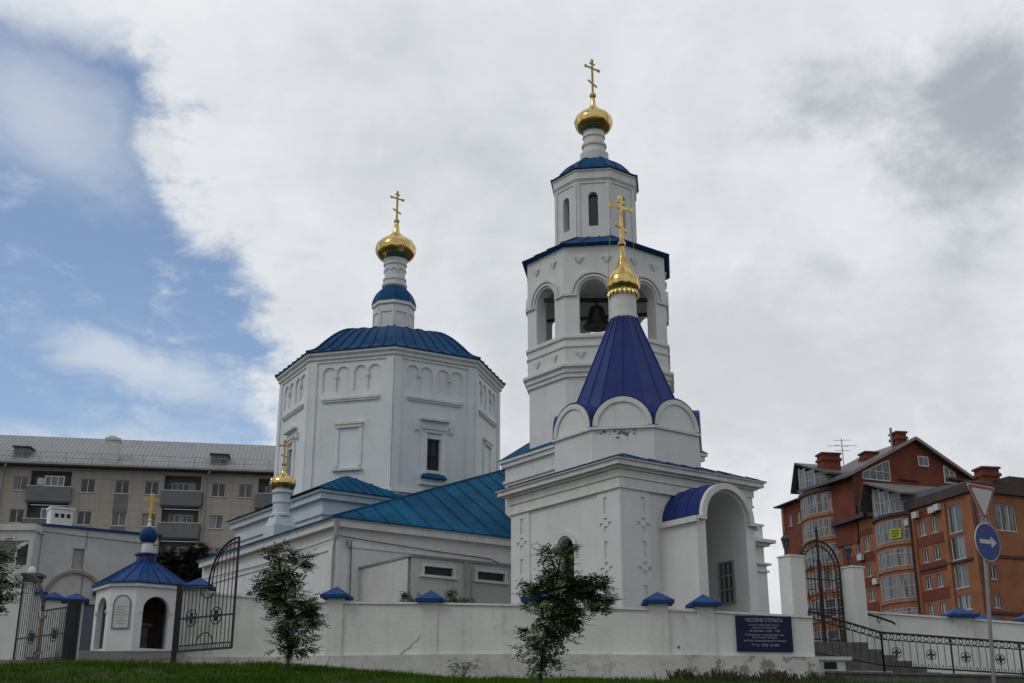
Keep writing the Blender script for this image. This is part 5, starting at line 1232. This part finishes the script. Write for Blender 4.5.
sapling('rowan_sapling', (X2,Y2,gz(X2,Y2)-.05), [(X2+.04,Y2,3.2),(X2+.18,Y2,3.8),(X2+.3,Y2,4.4),(X2+.42,Y2,5.2)],
  [(.90,22,4.42,.38,.33,.27,1.1),(1.56,22,4.30,.20,.2,.26,.6),(1.42,22,4.52,.2,.2,.14,.35),(1.2,22,4.46,.2,.22,.14,.35),(.40,22,4.22,.12,.12,.08,.1),(.32,22,3.72,.12,.12,.08,.1),(1.15,22,3.72,.12,.12,.14,.12),(.7,22,4.75,.14,.12,.12,.14),(.78,22,4.0,.31,.3,.36,1.1),(.58,22,3.5,.25,.25,.36,.8),(.95,22,3.95,.25,.25,.28,.5),(.82,22,4.95,.2,.18,.26,.35),(.52,22,4.45,.24,.2,.16,.35),(.66,22,3.15,.2,.2,.2,.25),(1.0,22,5.15,.08,.08,.14,.1)],
  1300, 'leaning green sapling with a drooping branch in front of the middle of the wall', 11)
sapling('tree', (-9.2,20,gz(-9.2,20)), [(-9.15,20,3.4),(-9.0,20,4.3),(-8.9,20,5.2)], [(-8.75,20,4.7,.5,.4,.3,1),(-8.45,20,4.25,.3,.3,.25,.5),(-8.62,20,3.95,.4,.3,.16,.6),(-9.2,20,4.9,.6,.5,.5,1)], 800, 'leafy tree reaching in at the left edge in front of the tall wall end', 21)
VINE = mat('dark_creeper', (.035,.035,.020), .8, var=.4)
sapling('tree', (-20.6,76,5.8), [(-20.6,76,8),(-20.5,76,10),(-20.4,76,12)], [(-20.6,76,12.0,1.7,1.2,1.4,1.6),(-20.2,76,10.0,2.0,1.5,1.8,1),(-21.3,76,13.2,.8,1,.7,.4),(-19.5,76,13.3,.9,1,.8,.6),(-18.6,76,11.8,1.2,1,1.3,.8)], 5200, 'dark scrubby tree below the balconies of the beige block', 31, lm=VINE, rad=.12, lf=.16)
for i, (x, y, s, l) in enumerate(((-1.35,30.7,1.,'green weeds showing over the wall right of the annex pillar cap'),(-2.5,30.9,.7,'small weeds showing over the wall left of the annex pillar cap'))):
    sapling('bush', (x,y,4.0), [(x,y,4.6),(x,y,5.0*1)], [(x,y,5.16,.34*s,.25,.15,1),(x-.15,y,5.45,.07,.07,.2*s,.2)], int(420*s), l, 41+i, lm=mat('weed_leaf', (.08,.11,.03), .8, var=.3), rad=.015, lf=.05, cat='bush', group='weeds behind the wall')
for i, (x, y, l) in enumerate(((-1.1,28.2,'low dark weed at the foot of the wall left of the leaning sapling'),)):
    sapling('weed', (x,y,gz(x,y)), [(x,y,gz(x,y)+.2),(x+.05,y,gz(x,y)+.4)], [(x,y,gz(x,y)+.25,.25,.2,.22,1)], 110, l, 51+i, rad=.01, lf=.04, cat='weed')
# grass: too many blades to count
def grass():
    rng = np.random.default_rng(4); n = 95000
    x = rng.uniform(-15.5, 9.2, n); y = rng.uniform(16.5, 31., n)
    keep = np.ones(n, bool)
    patch = np.sin(x*.9+1.3)*np.cos(y*1.1)+.6*np.sin(x*2.3-y*1.9)+.5*np.sin(x*5+y*3.1)
    keep &= ~((patch > .95) & (rng.random(n) < .8))
    keep &= ~((x > -4.4) & (y > 29.0)); keep &= ~((x > -8.2) & (y > 30.7))
    keep &= ~((x > 6.8) & (y > 29.0))
    x, y = x[keep], y[keep]; n = len(x); z = np.array([gz(a, b_) for a, b_ in zip(x, y)])
    h = rng.uniform(.03,.11,n)*(1+.5*np.sin(x*1.7)*np.cos(y*1.3)); tall = rng.random(n) < .02; h[tall] *= 2.2
    a = rng.uniform(0, np.pi, n); w_ = rng.uniform(.006,.014,n); lx = rng.normal(0,.4,n)*h; ly = rng.normal(0,.4,n)*h
    v = np.empty((n,3,3)); v[:,0] = np.stack([x-np.cos(a)*w_, y-np.sin(a)*w_, z-.01],1); v[:,1] = np.stack([x+np.cos(a)*w_, y+np.sin(a)*w_, z-.01],1); v[:,2] = np.stack([x+lx, y+ly, z+h],1)
    me = bpy.data.meshes.new('grass'); me.vertices.add(3*n); me.vertices.foreach_set('co', v.ravel()); me.loops.add(3*n); me.loops.foreach_set('vertex_index', np.arange(3*n, dtype=np.int32))
    me.polygons.add(n); me.polygons.foreach_set('loop_start', np.arange(0,3*n,3, dtype=np.int32)); me.update()
    me.materials.append(mat('grass_blade', (.050,.105,.010), .9, spec=.03, var=.45, scale=1.2)); o = bpy.data.objects.new('grass', me); C.objects.link(o); tag(o, 'short uneven green grass on the bank below the wall', 'grass'); o['kind'] = 'stuff'
grass()
def dry():
    rng = random.Random(8); b = MB()
    for _ in range(2600):
        x = rng.uniform(3.6,7.2); y = rng.uniform(26.5,28.9); z = gz(x,y); h = rng.uniform(.08,.32)*(.5+.5*math.sin(x*3)**2); a = rng.uniform(0,6.28); w_ = rng.uniform(.01,.03)
        p = Vector((x,y,z)); q = p+Vector((rng.gauss(0,.3)*h, rng.gauss(0,.3)*h, h)); s_ = Vector((math.cos(a),math.sin(a),0))*w_; b.poly([p-s_, p+s_, q+s_*.6, q-s_*.4])
    o = b.build('dry_weeds', mat('dry_weed', (.050,.048,.026), .9, var=.5, scale=2), recalc=False); tag(o, 'dark tangled weeds at the foot of the wall below the notice board', 'weeds'); o['kind'] = 'stuff'
dry()
